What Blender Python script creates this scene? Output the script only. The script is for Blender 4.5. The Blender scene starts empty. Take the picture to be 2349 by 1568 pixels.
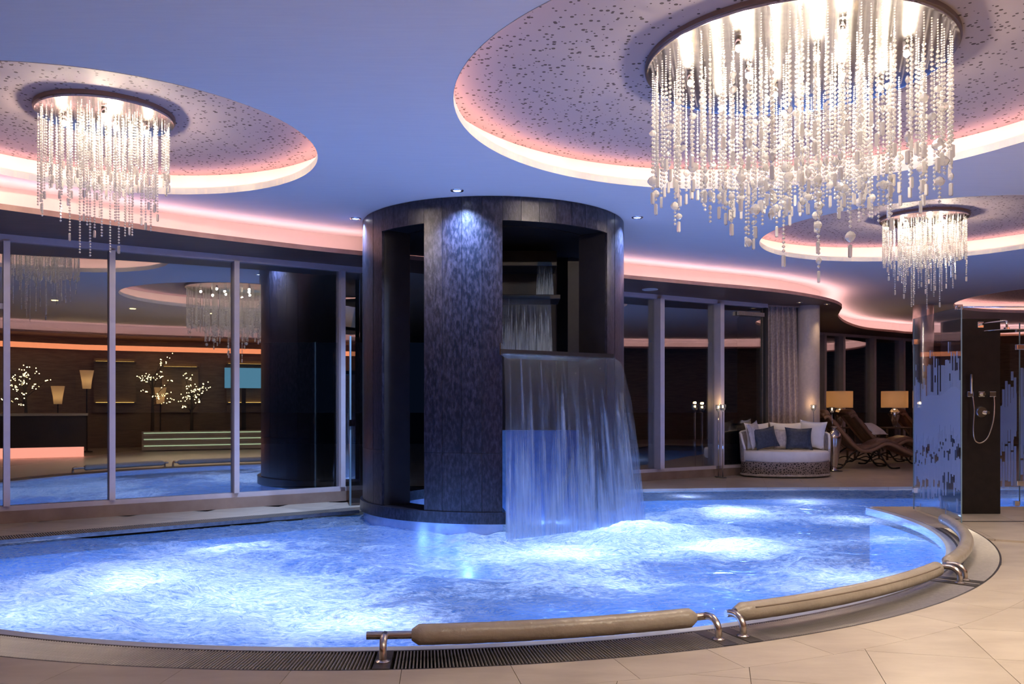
import bpy, bmesh, math, random
from mathutils import Vector, Matrix, noise, geometry
from math import sin, cos, pi, sqrt, atan2, radians, degrees

random.seed(7)
scene = bpy.context.scene
COL = scene.collection

# ------------------------------------------------------------------ camera
F, HZ, CX, EYE = 1950.0, 922.0, 1174.5, 1.3      # focal length in px, horizon row, centre column, eye height
cd = bpy.data.cameras.new('camera')
cam = bpy.data.objects.new('camera', cd)
COL.objects.link(cam)
cam.location = (0, 0, EYE)
cam.rotation_euler = (pi / 2, 0, 0)
cd.sensor_width = 36.0
cd.sensor_fit = 'HORIZONTAL'
cd.lens = F / 2349.0 * 36.0
cd.shift_y = (HZ - 784.0) / 2349.0
cd.clip_end = 200
scene.camera = cam

# ------------------------------------------------------------------ exposure, world
vs = scene.view_settings
vs.view_transform = 'Standard'
vs.look = 'None'
vs.exposure = 0.0
vs.gamma = 1.0
vs.use_curve_mapping = False
scene.cycles.max_bounces = 8
scene.cycles.diffuse_bounces = 3
scene.cycles.glossy_bounces = 4
scene.cycles.transmission_bounces = 5
scene.cycles.transparent_max_bounces = 12
scene.cycles.caustics_reflective = False
scene.cycles.caustics_refractive = False
scene.cycles.sample_clamp_indirect = 4.0
scene.cycles.use_denoising = True

world = bpy.data.worlds.new('night_sky')
scene.world = world
world.use_nodes = True
wb = world.node_tree.nodes['Background']
wb.inputs[0].default_value = (0.05, 0.10, 0.26, 1)
wb.inputs[1].default_value = 0.03


def lamp(name, kind, loc, energy, color, radius=0.05, aim=None, spot=None, blend=0.4):
    l = bpy.data.lights.new(name, kind)
    l.energy = energy
    l.color = color
    l.shadow_soft_size = radius
    if kind == 'SPOT':
        l.spot_size = radians(spot)
        l.spot_blend = blend
    o = bpy.data.objects.new(name, l)
    COL.objects.link(o)
    o.location = loc
    if aim is not None:
        o.rotation_euler = (Vector(aim) - Vector(loc)).to_track_quat('-Z', 'Y').to_euler()
    return o


CEIL = 3.40
REC = 3.64        # height of the perforated recess panels
LIPZ = 3.10       # underside of the lowered timber soffit
WATER = -0.035

# underwater lamps of the pool (they light the foam, the basin and, through the water, the ceiling)
POOLW = (0.50, 0.60, 1.0)
for (x, y, z, e) in [(-2.9, 6.6, -0.55, 40), (-1.9, 6.0, -0.65, 36), (-3.2, 5.4, -0.65, 30), (-2.6, 7.9, -0.40, 22), (-4.3, 6.6, -0.8, 26),
                     (-1.0, 5.4, -0.60, 42), (-1.0, 7.2, -.8, 40), (0.45, 7.75, -0.55, 40), (0.9, 6.3, -0.7, 40), (2.0, 8.0, -0.45, 42),
                     (2.7, 6.6, -0.6, 30), (1.3, 9.2, -0.45, 40), (2.8, 10.5, -0.35, 36), (3.95, 11.5, -0.30, 42), (2.5, 12.1, -0.18, 14),
                     (3.7, 8.4, -0.35, 18), (3.95, 9.9, -0.3, 12), (7.6, 11.7, -0.3, 75), (-4.6, 9.0, -0.6, 16), (.45, 9.75, -.2, 16)]:
    lamp('pool_light', 'POINT', (x, y, z), e * 1.0, POOLW, 0.10)

# recessed ceiling spots over the stone tower
SPOTS = [(-0.545, 8.43), (-1.79, 9.72), (1.425, 9.66)]
for (x, y) in SPOTS:
    dx, dy = -0.22 - x, 10.2 - y
    n = sqrt(dx * dx + dy * dy)
    lamp('spot_beam', 'SPOT', (x, y, CEIL - 0.02), 620, (0.42, 0.60, 1.0), 0.02, (x + dx / n * .27, y + dy / n * .27, 1.7), 112, 1.0)
# warm fill spots added outside the frame to brighten the floor
FILL_SPOTS = [(3.9, 3.3), (2.4, 2.4), (0.6, 2.2), (-1.6, 2.4), (5.4, 5.6), (5.9, 7.6), (-5.3, 8.0)]
for (x, y), e in zip(FILL_SPOTS, (560, 330, 90, 8, 330, 180, 40)):
    lamp('terrace_fill', 'SPOT', (x, y, CEIL - 0.02), e, (1.0, 0.83, 0.62), 0.03, (x + .15, y + .5, 0), 105, 0.9)


# ------------------------------------------------------------------ materials
def new_mat(name):
    m = bpy.data.materials.new(name)
    m.use_nodes = True
    nt = m.node_tree
    nt.nodes.clear()
    out = nt.nodes.new('ShaderNodeOutputMaterial')
    return m, nt, out


def N(nt, t, **kw):
    n = nt.nodes.new(t)
    for k, v in kw.items():
        if k.startswith('_'):
            setattr(n, k[1:], v)
        else:
            n.inputs[k.replace('__', ' ')].default_value = v
    return n


def L(nt, a, b):
    nt.links.new(a, b)


def coords(nt, obj=True, scale=(1, 1, 1)):
    tc = N(nt, 'ShaderNodeTexCoord')
    mp = N(nt, 'ShaderNodeMapping')
    mp.inputs['Scale'].default_value = scale
    L(nt, tc.outputs['Object'], mp.inputs['Vector'])
    return mp.outputs['Vector']


def ramp(nt, fac, stops):
    r = N(nt, 'ShaderNodeValToRGB')
    e = r.color_ramp.elements
    while len(e) < len(stops):
        e.new(0.5)
    for i, (p, c) in enumerate(stops):
        e[i].position = p
        e[i].color = (c[0], c[1], c[2], 1)
    L(nt, fac, r.inputs['Fac'])
    return r.outputs['Color']


def pbr(name, c1, c2=None, rough=0.5, metal=0.0, nscale=8.0, stretch=(1, 1, 1), bump=0.0, bscale=None, spec=0.5, rnd=0.0, detail=4.0, lo=.35, hi=.65, coat=0.0, dist=0.002):
    """principled surface whose colour wanders between c1 and c2 by noise; rnd varies brightness per object"""
    m, nt, out = new_mat(name)
    b = N(nt, 'ShaderNodeBsdfPrincipled', Roughness=rough, Metallic=metal)
    b.inputs['Specular IOR Level'].default_value = spec
    b.inputs['Coat Weight'].default_value = coat
    v = coords(nt, scale=stretch)
    nz = N(nt, 'ShaderNodeTexNoise', Scale=nscale, Detail=detail, Roughness=0.6)
    L(nt, v, nz.inputs['Vector'])
    col = ramp(nt, nz.outputs['Fac'], [(lo, c1), (hi, c2 or c1)])
    if rnd:
        oi = N(nt, 'ShaderNodeObjectInfo')
        mr = N(nt, 'ShaderNodeMapRange')
        mr.inputs['To Min'].default_value = 1 - rnd
        mr.inputs['To Max'].default_value = 1 + rnd
        L(nt, oi.outputs['Random'], mr.inputs['Value'])
        hs = N(nt, 'ShaderNodeHueSaturation')
        L(nt, col, hs.inputs['Color'])
        L(nt, mr.outputs['Result'], hs.inputs['Value'])
        col = hs.outputs['Color']
    L(nt, col, b.inputs['Base Color'])
    if bump:
        nb = N(nt, 'ShaderNodeTexNoise', Scale=bscale or nscale * 4, Detail=5.0)
        L(nt, v, nb.inputs['Vector'])
        bp = N(nt, 'ShaderNodeBump', Strength=bump, Distance=dist)
        L(nt, nb.outputs['Fac'], bp.inputs['Height'])
        L(nt, bp.outputs['Normal'], b.inputs['Normal'])
    L(nt, b.outputs['BSDF'], out.inputs['Surface'])
    return m


def emit(name, color, strength):
    m, nt, out = new_mat(name)
    e = N(nt, 'ShaderNodeEmission', Strength=strength)
    e.inputs['Color'].default_value = (*color, 1)
    L(nt, e.outputs[0], out.inputs['Surface'])
    return m


def glass(name, tint, refl, rough=0.0, f0=0.06):
    """thin architectural pane: clear tint + mirror reflection growing at grazing angles"""
    m, nt, out = new_mat(name)
    t = N(nt, 'ShaderNodeBsdfTransparent')
    t.inputs['Color'].default_value = (*tint, 1)
    g = N(nt, 'ShaderNodeBsdfGlossy', Roughness=rough)
    g.inputs['Color'].default_value = (1, 1, 1, 1)
    lw = N(nt, 'ShaderNodeLayerWeight', Blend=0.25)
    mr = N(nt, 'ShaderNodeMapRange')
    mr.inputs['To Min'].default_value = f0
    mr.inputs['To Max'].default_value = refl
    L(nt, lw.outputs['Fresnel'], mr.inputs['Value'])
    mx = N(nt, 'ShaderNodeMixShader')
    L(nt, mr.outputs['Result'], mx.inputs['Fac'])
    L(nt, t.outputs[0], mx.inputs[1])
    L(nt, g.outputs[0], mx.inputs[2])
    L(nt, mx.outputs[0], out.inputs['Surface'])
    return m


M = {}
M['ceiling'] = pbr('ceiling_paint', (.80, .79, .82), (.83, .82, .84), .75, nscale=3, stretch=(1, 14, 1))
M['cove'] = pbr('cove_plaster', (.86, .83, .82), (.88, .85, .84), .7, nscale=4)
M['led'] = emit('cove_strip', (1.0, .50, .45), 14.5)
M['led_ring'] = emit('recess_strip', (1.0, .50, .43), 10.5)
M['soffit'] = pbr('dark_timber_soffit', (.085, .052, .046), (.15, .092, .078), .45, nscale=2.5, stretch=(1, 22, 1), bump=.15)
M['copper'] = pbr('copper_edge', (.42, .23, .19), (.50, .29, .24), .5, nscale=6)
M['wall'] = pbr('brown_wall', (.045, .032, .028), (.075, .052, .044), .6, nscale=3, stretch=(1, 1, 9))
M['frame'] = pbr('window_frame_paint', (.58, .53, .60), (.62, .57, .64), .45, nscale=9)
M['frame_dark'] = pbr('dark_frame', (.03, .028, .03), None, .5)
M['pane'] = glass('night_pane', (.74, .78, .80), .75, 0.0, .25)
M['kerb'] = pbr('window_kerb_stone', (.24, .17, .15), (.32, .24, .21), .4, nscale=3)
M['slab'] = pbr('dark_slab', (.02, .018, .016), None, .8)
M['tile'] = pbr('beige_stone_tile', (.41, .345, .285), (.53, .46, .385), .34, nscale=2.2, stretch=(1, 2.6, 1), rnd=.07, bump=.12, bscale=30, detail=7, lo=.3, hi=.7)
M['basin'] = pbr('pale_blue_basin', (.13, .33, .56), (.17, .38, .62), .5, nscale=3)
M['coping'] = pbr('pool_coping', (.52, .58, .74), (.60, .66, .80), .3, nscale=9, stretch=(1, 1, 1))
M['slat'] = pbr('steel_slat', (.42, .40, .38), (.50, .48, .45), .35, .7, nscale=30)
M['slat_dark'] = pbr('dark_steel', (.09, .085, .085), (.14, .13, .13), .35, .7, nscale=20)
M['steel'] = pbr('brushed_steel', (.50, .44, .40), (.58, .52, .48), .27, 1.0, nscale=40, stretch=(1, 1, 6))
M['chrome'] = pbr('chrome', (.80, .80, .82), None, .08, 1.0)
M['vinyl'] = pbr('beige_vinyl', (.36, .315, .265), (.43, .38, .32), .30, nscale=5, bump=.55, bscale=11, dist=.02)
M['piping'] = pbr('vinyl_piping', (.24, .19, .15), None, .45)
M['stone'] = pbr('oxidised_metal_stone', (.005, .007, .017), (.042, .037, .062), .30, .4, nscale=38, stretch=(1, 1, .4), bump=.8, bscale=75, rnd=.06, detail=10, lo=.42, hi=.68, spec=.7)
M['stone_in'] = pbr('dark_tower_lining', (.007, .006, .009), (.014, .012, .015), .5, .2, nscale=5)
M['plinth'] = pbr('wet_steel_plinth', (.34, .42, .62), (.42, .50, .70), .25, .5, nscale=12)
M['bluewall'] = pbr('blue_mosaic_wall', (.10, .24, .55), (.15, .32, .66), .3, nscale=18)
M['wicker'] = None
M['cushion'] = pbr('white_upholstery', (.80, .77, .79), (.85, .82, .84), .8, nscale=10, bump=.2, bscale=60)
M['navy'] = pbr('navy_velvet', (.022, .032, .062), (.045, .062, .105), .6, nscale=25, bump=.3, bscale=60)
M['cream'] = pbr('cream_patterned_fabric', (.42, .37, .36), (.62, .56, .54), .8, nscale=18)
M['stripe'] = pbr('streaked_linen', (.40, .38, .42), (.66, .63, .66), .8, nscale=9, stretch=(4, 1, 1))
M['silver'] = None
M['leather'] = pbr('brown_leather', (.13, .065, .045), (.22, .12, .085), .42, nscale=6, bump=.3, bscale=25)
M['leather_tan'] = pbr('tan_leather', (.22, .125, .085), (.28, .16, .11), .5, nscale=8)
M['iron'] = pbr('wrought_iron', (.022, .016, .014), None, .45, .5)
M['curtain'] = pbr('mauve_brocade', (.36, .29, .29), (.50, .41, .40), .75, nscale=26, detail=6, lo=.42, hi=.6)
M['column'] = pbr('column_plaster', (.46, .39, .38), (.53, .45, .43), .55, nscale=18, bump=.2, bscale=80)
M['showerstone'] = pbr('black_shower_slab', (.008, .006, .007), (.016, .011, .012), .42, .2, nscale=9, bump=.25, bscale=60)
M['clear'] = glass('clear_screen', (.90, .94, .98), .45, 0.0, .035)
M['glassedge'] = pbr('glass_edge', (.20, .30, .36), None, .15)
M['wood'] = pbr('dark_wood', (.06, .035, .025), (.10, .06, .04), .45, nscale=4, stretch=(1, 12, 1))
M['wax'] = pbr('candle_wax', (.8, .68, .5), None, .6)
M['flame'] = emit('flame', (1, .62, .26), 40)
M['bulb'] = emit('halogen_bulb', (1.0, .82, .60), 2300)
M['bulb_small'] = emit('halogen_bulb_small', (1.0, .80, .56), 2500)
M['spotlens'] = emit('spot_lens', (.78, .86, 1.0), 14)
M['warmspot'] = emit('warm_spot_lens', (1.0, .72, .32), 8)
M['plate'] = pbr('polished_steel_plate', (.70, .68, .70), (.82, .80, .80), .13, 1.0, nscale=3, stretch=(1, 6, 1))
M['platerim'] = pbr('plate_rim', (.20, .15, .14), None, .4, .8)
M['speaker'] = pbr('speaker_grille', (.55, .56, .60), (.62, .63, .66), .6, nscale=60)
M['ground'] = pbr('night_terrace', (.05, .05, .055), (.08, .08, .085), .7, nscale=1.5)
M['counter'] = pbr('counter_front', (.035, .025, .022), (.06, .04, .035), .3, nscale=3)
M['rear'] = pbr('rear_timber', (.13, .08, .05), (.20, .13, .08), .5, nscale=3, stretch=(1, 1, 8))
M['glow_pink'] = emit('counter_plinth_glow', (1.0, .36, .26), 3.0)
M['glow_amber'] = emit('shelf_strip', (1.0, .62, .16), 3.2)
M['glow_orange'] = emit('orange_strip', (1.0, .30, .13), 2.6)
M['glow_green'] = emit('step_strip', (.80, 1.0, .62), 1.3)
M['fairy'] = emit('fairy_lamp', (1.0, .80, .38), 16)
M['screen'] = emit('wall_screen_glow', (.16, .42, .62), 1.3)
M['bark'] = pbr('bark', (.05, .035, .025), None, .8)

# crystal: bright faceted glass beads that catch and spread the lamplight behind them
m, nt, out = new_mat('crystal')
gl = N(nt, 'ShaderNodeBsdfGlossy', Roughness=0.06)
gl.inputs['Color'].default_value = (1, .98, .96, 1)
tr = N(nt, 'ShaderNodeBsdfTranslucent')
tr.inputs['Color'].default_value = (.95, .93, .90, 1)
tp = N(nt, 'ShaderNodeBsdfTransparent')
tp.inputs['Color'].default_value = (.92, .93, .96, 1)
df = N(nt, 'ShaderNodeBsdfDiffuse')
df.inputs['Color'].default_value = (.92, .90, .88, 1)
a1 = N(nt, 'ShaderNodeMixShader', Fac=.45)
L(nt, tr.outputs[0], a1.inputs[1]); L(nt, df.outputs[0], a1.inputs[2])
a2 = N(nt, 'ShaderNodeMixShader', Fac=.22)
L(nt, a1.outputs[0], a2.inputs[1]); L(nt, tp.outputs[0], a2.inputs[2])
lw = N(nt, 'ShaderNodeLayerWeight', Blend=.45)
a3 = N(nt, 'ShaderNodeMixShader')
L(nt, lw.outputs['Facing'], a3.inputs['Fac'])
L(nt, a2.outputs[0], a3.inputs[1]); L(nt, gl.outputs[0], a3.inputs[2])
L(nt, a3.outputs[0], out.inputs['Surface'])
M['crystal'] = m

# perforated acoustic plaster
m, nt, out = new_mat('perforated_plaster')
b = N(nt, 'ShaderNodeBsdfPrincipled', Roughness=.75)
v = coords(nt)
vo = N(nt, 'ShaderNodeTexVoronoi', Scale=23.0)
L(nt, v, vo.inputs['Vector'])
sep = N(nt, 'ShaderNodeSeparateColor')
L(nt, vo.outputs['Color'], sep.inputs[0])
th = N(nt, 'ShaderNodeMapRange')
th.inputs['To Min'].default_value = .13
th.inputs['To Max'].default_value = .33
L(nt, sep.outputs[0], th.inputs['Value'])
lt = N(nt, 'ShaderNodeMath', _operation='LESS_THAN')
L(nt, vo.outputs['Distance'], lt.inputs[0]); L(nt, th.outputs['Result'], lt.inputs[1])
mx = N(nt, 'ShaderNodeMixRGB')
mx.inputs['Color1'].default_value = (.40, .33, .35, 1)
mx.inputs['Color2'].default_value = (.07, .05, .045, 1)
L(nt, lt.outputs[0], mx.inputs['Fac'])
L(nt, mx.outputs['Color'], b.inputs['Base Color'])
L(nt, b.outputs[0], out.inputs['Surface'])
M['perforated'] = m

# woven rattan
m, nt, out = new_mat('woven_rattan')
b = N(nt, 'ShaderNodeBsdfPrincipled', Roughness=.5)
v = coords(nt)
vo = N(nt, 'ShaderNodeTexVoronoi', Scale=26.0, _feature='DISTANCE_TO_EDGE')
L(nt, v, vo.inputs['Vector'])
c = ramp(nt, vo.outputs['Distance'], [(.10, (.34, .28, .27)), (.24, (.035, .028, .03))])
L(nt, c, b.inputs['Base Color'])
bp = N(nt, 'ShaderNodeBump', Strength=.6, Distance=.01, _invert=True)
L(nt, vo.outputs['Distance'], bp.inputs['Height']); L(nt, bp.outputs['Normal'], b.inputs['Normal'])
L(nt, b.outputs[0], out.inputs['Surface'])
M['wicker'] = m

# silver mosaic glaze
m, nt, out = new_mat('silver_mosaic')
b = N(nt, 'ShaderNodeBsdfPrincipled', Roughness=.18, Metallic=1.0)
v = coords(nt)
vo = N(nt, 'ShaderNodeTexVoronoi', Scale=48.0)
L(nt, v, vo.inputs['Vector'])
b.inputs['Base Color'].default_value = (.62, .58, .58, 1)
bp = N(nt, 'ShaderNodeBump', Strength=.8, Distance=.012)
L(nt, vo.outputs['Color'], bp.inputs['Height']); L(nt, bp.outputs['Normal'], b.inputs['Normal'])
L(nt, b.outputs[0], out.inputs['Surface'])
M['silver'] = m

# lamp shade
m, nt, out = new_mat('linen_shade')
d = N(nt, 'ShaderNodeBsdfDiffuse'); d.inputs['Color'].default_value = (.80, .68, .54, 1)
t = N(nt, 'ShaderNodeBsdfTranslucent'); t.inputs['Color'].default_value = (.90, .74, .56, 1)
mx = N(nt, 'ShaderNodeMixShader', Fac=.6)
L(nt, d.outputs[0], mx.inputs[1]); L(nt, t.outputs[0], mx.inputs[2]); L(nt, mx.outputs[0], out.inputs['Surface'])
M['shade'] = m

# frosted print on the shower screens
m, nt, out = new_mat('frosted_film')
d = N(nt, 'ShaderNodeBsdfDiffuse'); d.inputs['Color'].default_value = (.55, .62, .78, 1)
t = N(nt, 'ShaderNodeBsdfTranslucent'); t.inputs['Color'].default_value = (.60, .68, .85, 1)
tp = N(nt, 'ShaderNodeBsdfTransparent'); tp.inputs['Color'].default_value = (.85, .9, 1, 1)
mx = N(nt, 'ShaderNodeMixShader', Fac=.5)
L(nt, d.outputs[0], mx.inputs[1]); L(nt, t.outputs[0], mx.inputs[2])
m2 = N(nt, 'ShaderNodeMixShader', Fac=.50)
L(nt, mx.outputs[0], m2.inputs[1]); L(nt, tp.outputs[0], m2.inputs[2]); L(nt, m2.outputs[0], out.inputs['Surface'])
M['frost'] = m

# agitated pool water: clear tinted water with white aerated foam (vertex attribute 'foam' says how aerated)
m, nt, out = new_mat('pool_water')
tp = N(nt, 'ShaderNodeBsdfTransparent'); tp.inputs['Color'].default_value = (.38, .62, .98, 1)
gl = N(nt, 'ShaderNodeBsdfGlossy', Roughness=.06)
lw = N(nt, 'ShaderNodeFresnel', IOR=1.33)
v = coords(nt)
nb = N(nt, 'ShaderNodeTexNoise', Scale=7.0, Detail=8.0, Roughness=.62, Distortion=1.6)
L(nt, v, nb.inputs['Vector'])
bp = N(nt, 'ShaderNodeBump', Strength=.9, Distance=.06)
L(nt, nb.outputs['Fac'], bp.inputs['Height'])
L(nt, bp.outputs['Normal'], gl.inputs['Normal']); L(nt, bp.outputs['Normal'], lw.inputs['Normal'])
clear = N(nt, 'ShaderNodeMixShader')
L(nt, lw.outputs[0], clear.inputs['Fac']); L(nt, tp.outputs[0], clear.inputs[1]); L(nt, gl.outputs[0], clear.inputs[2])
fd = N(nt, 'ShaderNodeBsdfDiffuse')
ft = N(nt, 'ShaderNodeBsdfTranslucent')
n3 = N(nt, 'ShaderNodeTexNoise', Scale=6.0, Detail=10.0, Roughness=.78, Distortion=3.5)
v3 = coords(nt, scale=(.8, 1.9, 1))
L(nt, v3, n3.inputs['Vector'])
fc = ramp(nt, n3.outputs['Fac'], [(.38, (.22, .33, .48)), (.50, (.62, .71, .80)), (.60, (.97, .97, .96))])
L(nt, fc, fd.inputs['Color']); L(nt, fc, ft.inputs['Color'])
L(nt, bp.outputs['Normal'], fd.inputs['Normal'])
L(nt, bp.outputs['Normal'], ft.inputs['Normal'])
foam = N(nt, 'ShaderNodeMixShader', Fac=.62)
L(nt, fd.outputs[0], foam.inputs[1]); L(nt, ft.outputs[0], foam.inputs[2])
at = N(nt, 'ShaderNodeAttribute', _attribute_name='foam')
n1 = N(nt, 'ShaderNodeTexNoise', Scale=1.15, Detail=10.0, Roughness=.68, Distortion=2.2)
L(nt, v, n1.inputs['Vector'])
n2 = N(nt, 'ShaderNodeTexNoise', Scale=8.0, Detail=9.0, Roughness=.7, Distortion=2.5)
L(nt, v, n2.inputs['Vector'])
s1 = N(nt, 'ShaderNodeMath', _operation='MULTIPLY_ADD'); s1.inputs[1].default_value = .64
L(nt, n1.outputs['Fac'], s1.inputs[0])
s2 = N(nt, 'ShaderNodeMath', _operation='MULTIPLY'); s2.inputs[1].default_value = .36
L(nt, n2.outputs['Fac'], s2.inputs[0]); L(nt, s2.outputs[0], s1.inputs[2])
s3 = N(nt, 'ShaderNodeMath', _operation='ADD')
L(nt, s1.outputs[0], s3.inputs[0]); L(nt, at.outputs['Fac'], s3.inputs[1])
mr = N(nt, 'ShaderNodeMapRange', _interpolation_type='SMOOTHSTEP')
mr.inputs['From Min'].default_value = .46; mr.inputs['From Max'].default_value = .67
mr.inputs['To Min'].default_value = .27; mr.inputs['To Max'].default_value = .97
L(nt, s3.outputs[0], mr.inputs['Value'])
mx = N(nt, 'ShaderNodeMixShader')
L(nt, mr.outputs['Result'], mx.inputs['Fac']); L(nt, clear.outputs[0], mx.inputs[1]); L(nt, foam.outputs[0], mx.inputs[2])
L(nt, mx.outputs[0], out.inputs['Surface'])
M['water'] = m


# falling water: streaks of white in a clear sheet (UV u across, v down)
def fall_mat(name, dens, su, sv):
    m, nt, out = new_mat(name)
    uv = N(nt, 'ShaderNodeUVMap', _uv_map='flow')
    mp = N(nt, 'ShaderNodeMapping'); mp.inputs['Scale'].default_value = (su, sv, 1)
    L(nt, uv.outputs[0], mp.inputs['Vector'])
    n1 = N(nt, 'ShaderNodeTexNoise', Scale=1.0, Detail=8.0, Roughness=.7, Distortion=.6)
    L(nt, mp.outputs[0], n1.inputs['Vector'])
    sx = N(nt, 'ShaderNodeSeparateXYZ'); L(nt, uv.outputs[0], sx.inputs[0])
    ad = N(nt, 'ShaderNodeMath', _operation='MULTIPLY_ADD'); ad.inputs[1].default_value = .34
    L(nt, sx.outputs['Y'], ad.inputs[0]); L(nt, n1.outputs['Fac'], ad.inputs[2])
    mr = N(nt, 'ShaderNodeMapRange', _interpolation_type='SMOOTHSTEP')
    mr.inputs['From Min'].default_value = .59; mr.inputs['From Max'].default_value = .94
    mr.inputs['To Min'].default_value = .0; mr.inputs['To Max'].default_value = dens
    L(nt, ad.outputs[0], mr.inputs['Value'])
    tp = N(nt, 'ShaderNodeBsdfTransparent'); tp.inputs['Color'].default_value = (.66, .80, 1, 1)
    fd = N(nt, 'ShaderNodeBsdfDiffuse'); fd.inputs['Color'].default_value = (.62, .76, .95, 1)
    ft = N(nt, 'ShaderNodeBsdfTranslucent'); ft.inputs['Color'].default_value = (.70, .82, .98, 1)
    gl = N(nt, 'ShaderNodeBsdfGlossy', Roughness=.18)
    bp = N(nt, 'ShaderNodeBump', Strength=.8, Distance=.03)
    L(nt, n1.outputs['Fac'], bp.inputs['Height']); L(nt, bp.outputs[0], gl.inputs['Normal'])
    x1 = N(nt, 'ShaderNodeMixShader', Fac=.5); L(nt, fd.outputs[0], x1.inputs[1]); L(nt, ft.outputs[0], x1.inputs[2])
    x2 = N(nt, 'ShaderNodeMixShader'); L(nt, mr.outputs['Result'], x2.inputs['Fac'])
    L(nt, tp.outputs[0], x2.inputs[1]); L(nt, x1.outputs[0], x2.inputs[2])
    x3 = N(nt, 'ShaderNodeMixShader', Fac=.07); L(nt, x2.outputs[0], x3.inputs[1]); L(nt, gl.outputs[0], x3.inputs[2])
    L(nt, x3.outputs[0], out.inputs['Surface'])
    return m


M['fall'] = fall_mat('falling_water', .80, 40, 1.1)


# ------------------------------------------------------------------ mesh helpers
class MB:
    def __init__(s):
        s.v, s.f = [], []

    def add(s, vs, fs):
        n = len(s.v)
        s.v += [tuple(p) for p in vs]
        s.f += [tuple(i + n for i in f) for f in fs]
        return s

    def box(s, x0, x1, y0, y1, z0, z1, rot=0.0, c=(0, 0)):
        P = []
        for z in (z0, z1):
            for (x, y) in ((x0, y0), (x1, y0), (x1, y1), (x0, y1)):
                if rot:
                    x, y = x * cos(rot) - y * sin(rot) + c[0], x * sin(rot) + y * cos(rot) + c[1]
                P.append((x, y, z))
        return s.add(P, [(3, 2, 1, 0), (4, 5, 6, 7), (0, 1, 5, 4), (1, 2, 6, 5), (2, 3, 7, 6), (3, 0, 4, 7)])

    def bbox(s, x0, x1, y0, y1, z0, z1, b=.004, rot=0.0, c=(0, 0)):
        """box with a chamfered outline (plan and edges)"""
        bm = bmesh.new()
        bmesh.ops.create_cube(bm, size=1)
        for vv in bm.verts:
            vv.co = Vector(((x0 + x1) / 2 + vv.co.x * (x1 - x0), (y0 + y1) / 2 + vv.co.y * (y1 - y0), (z0 + z1) / 2 + vv.co.z * (z1 - z0)))
        bmesh.ops.bevel(bm, geom=bm.edges[:], offset=b, segments=2, affect='EDGES', profile=.5)
        if rot or c != (0, 0):
            bmesh.ops.transform(bm, matrix=Matrix.Translation((c[0], c[1], 0)) @ Matrix.Rotation(rot, 4, 'Z'), verts=bm.verts)
        return s.bm(bm)

    def bm(s, bm):
        bm.verts.index_update()
        s.add([v.co[:] for v in bm.verts], [[v.index for v in f.verts] for f in bm.faces])
        bm.free()
        return s

    def seg(s, A, B, s0, s1, t0, t1, z0, z1):
        """box along the plan line A->B: s along it, t to its left"""
        d = (Vector(B) - Vector(A)).normalized()
        n = Vector((-d.y, d.x))
        P = []
        for z in (z0, z1):
            for (a, t) in ((s0, t0), (s1, t0), (s1, t1), (s0, t1)):
                q = Vector(A) + d * a + n * t
                P.append((q.x, q.y, z))
        return s.add(P, [(3, 2, 1, 0), (4, 5, 6, 7), (0, 1, 5, 4), (1, 2, 6, 5), (2, 3, 7, 6), (3, 0, 4, 7)])

    def tube(s, pts, r, seg=10, cap=True):
        pts = [Vector(p) for p in pts]
        n = len(pts)
        rs = r if isinstance(r, (list, tuple)) else [r] * n
        t0 = (pts[1] - pts[0]).normalized()
        up = Vector((0, 0, 1)) if abs(t0.z) < .9 else Vector((1, 0, 0))
        x = t0.cross(up).normalized()
        V, Fc = [], []
        for i, p in enumerate(pts):
            t = (pts[min(i + 1, n - 1)] - pts[max(i - 1, 0)]).normalized()
            x = (x - t * x.dot(t)).normalized()
            y = t.cross(x)
            for k in range(seg):
                a = 2 * pi * k / seg
                V.append(p + (x * cos(a) + y * sin(a)) * rs[i])
        for i in range(n - 1):
            for k in range(seg):
                k2 = (k + 1) % seg
                Fc.append((i * seg + k, i * seg + k2, (i + 1) * seg + k2, (i + 1) * seg + k))
        if cap:
            Fc.append(tuple(range(seg - 1, -1, -1)))
            Fc.append(tuple(range((n - 1) * seg, n * seg)))
        return s.add(V, Fc)

    def lathe(s, prof, seg=24, c=(0, 0, 0), sx=1.0, sy=1.0, cap=True):
        V, Fc = [], []
        n = len(prof)
        for (r, z) in prof:
            for k in range(seg):
                a = 2 * pi * k / seg
                V.append((c[0] + r * cos(a) * sx, c[1] + r * sin(a) * sy, c[2] + z))
        for i in range(n - 1):
            for k in range(seg):
                k2 = (k + 1) % seg
                Fc.append((i * seg + k, i * seg + k2, (i + 1) * seg + k2, (i + 1) * seg + k))
        if cap:
            Fc.append(tuple(range(seg - 1, -1, -1)))
            Fc.append(tuple(range((n - 1) * seg, n * seg)))
        return s.add(V, Fc)

    def strip(s, P, Q):
        """quads between two polylines"""
        n = len(P)
        return s.add(list(P) + list(Q), [(i, i + 1, n + i + 1, n + i) for i in range(n - 1)])

    def ball(s, c, r, sub=1, sc=(1, 1, 1)):
        bm = bmesh.new()
        bmesh.ops.create_icosphere(bm, subdivisions=sub, radius=r)
        for v in bm.verts:
            v.co = Vector((v.co.x * sc[0] + c[0], v.co.y * sc[1] + c[1], v.co.z * sc[2] + c[2]))
        return s.bm(bm)

    def mesh(s, name, mat, smooth=False, off=None):
        me = bpy.data.meshes.new(name)
        vv = s.v if off is None else [(a - off[0], b - off[1], c - off[2]) for (a, b, c) in s.v]
        me.from_pydata(vv, [], s.f)
        me.materials.append(mat)
        if smooth:
            me.polygons.foreach_set('use_smooth', [True] * len(me.polygons))
        me.update()
        return me


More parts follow.
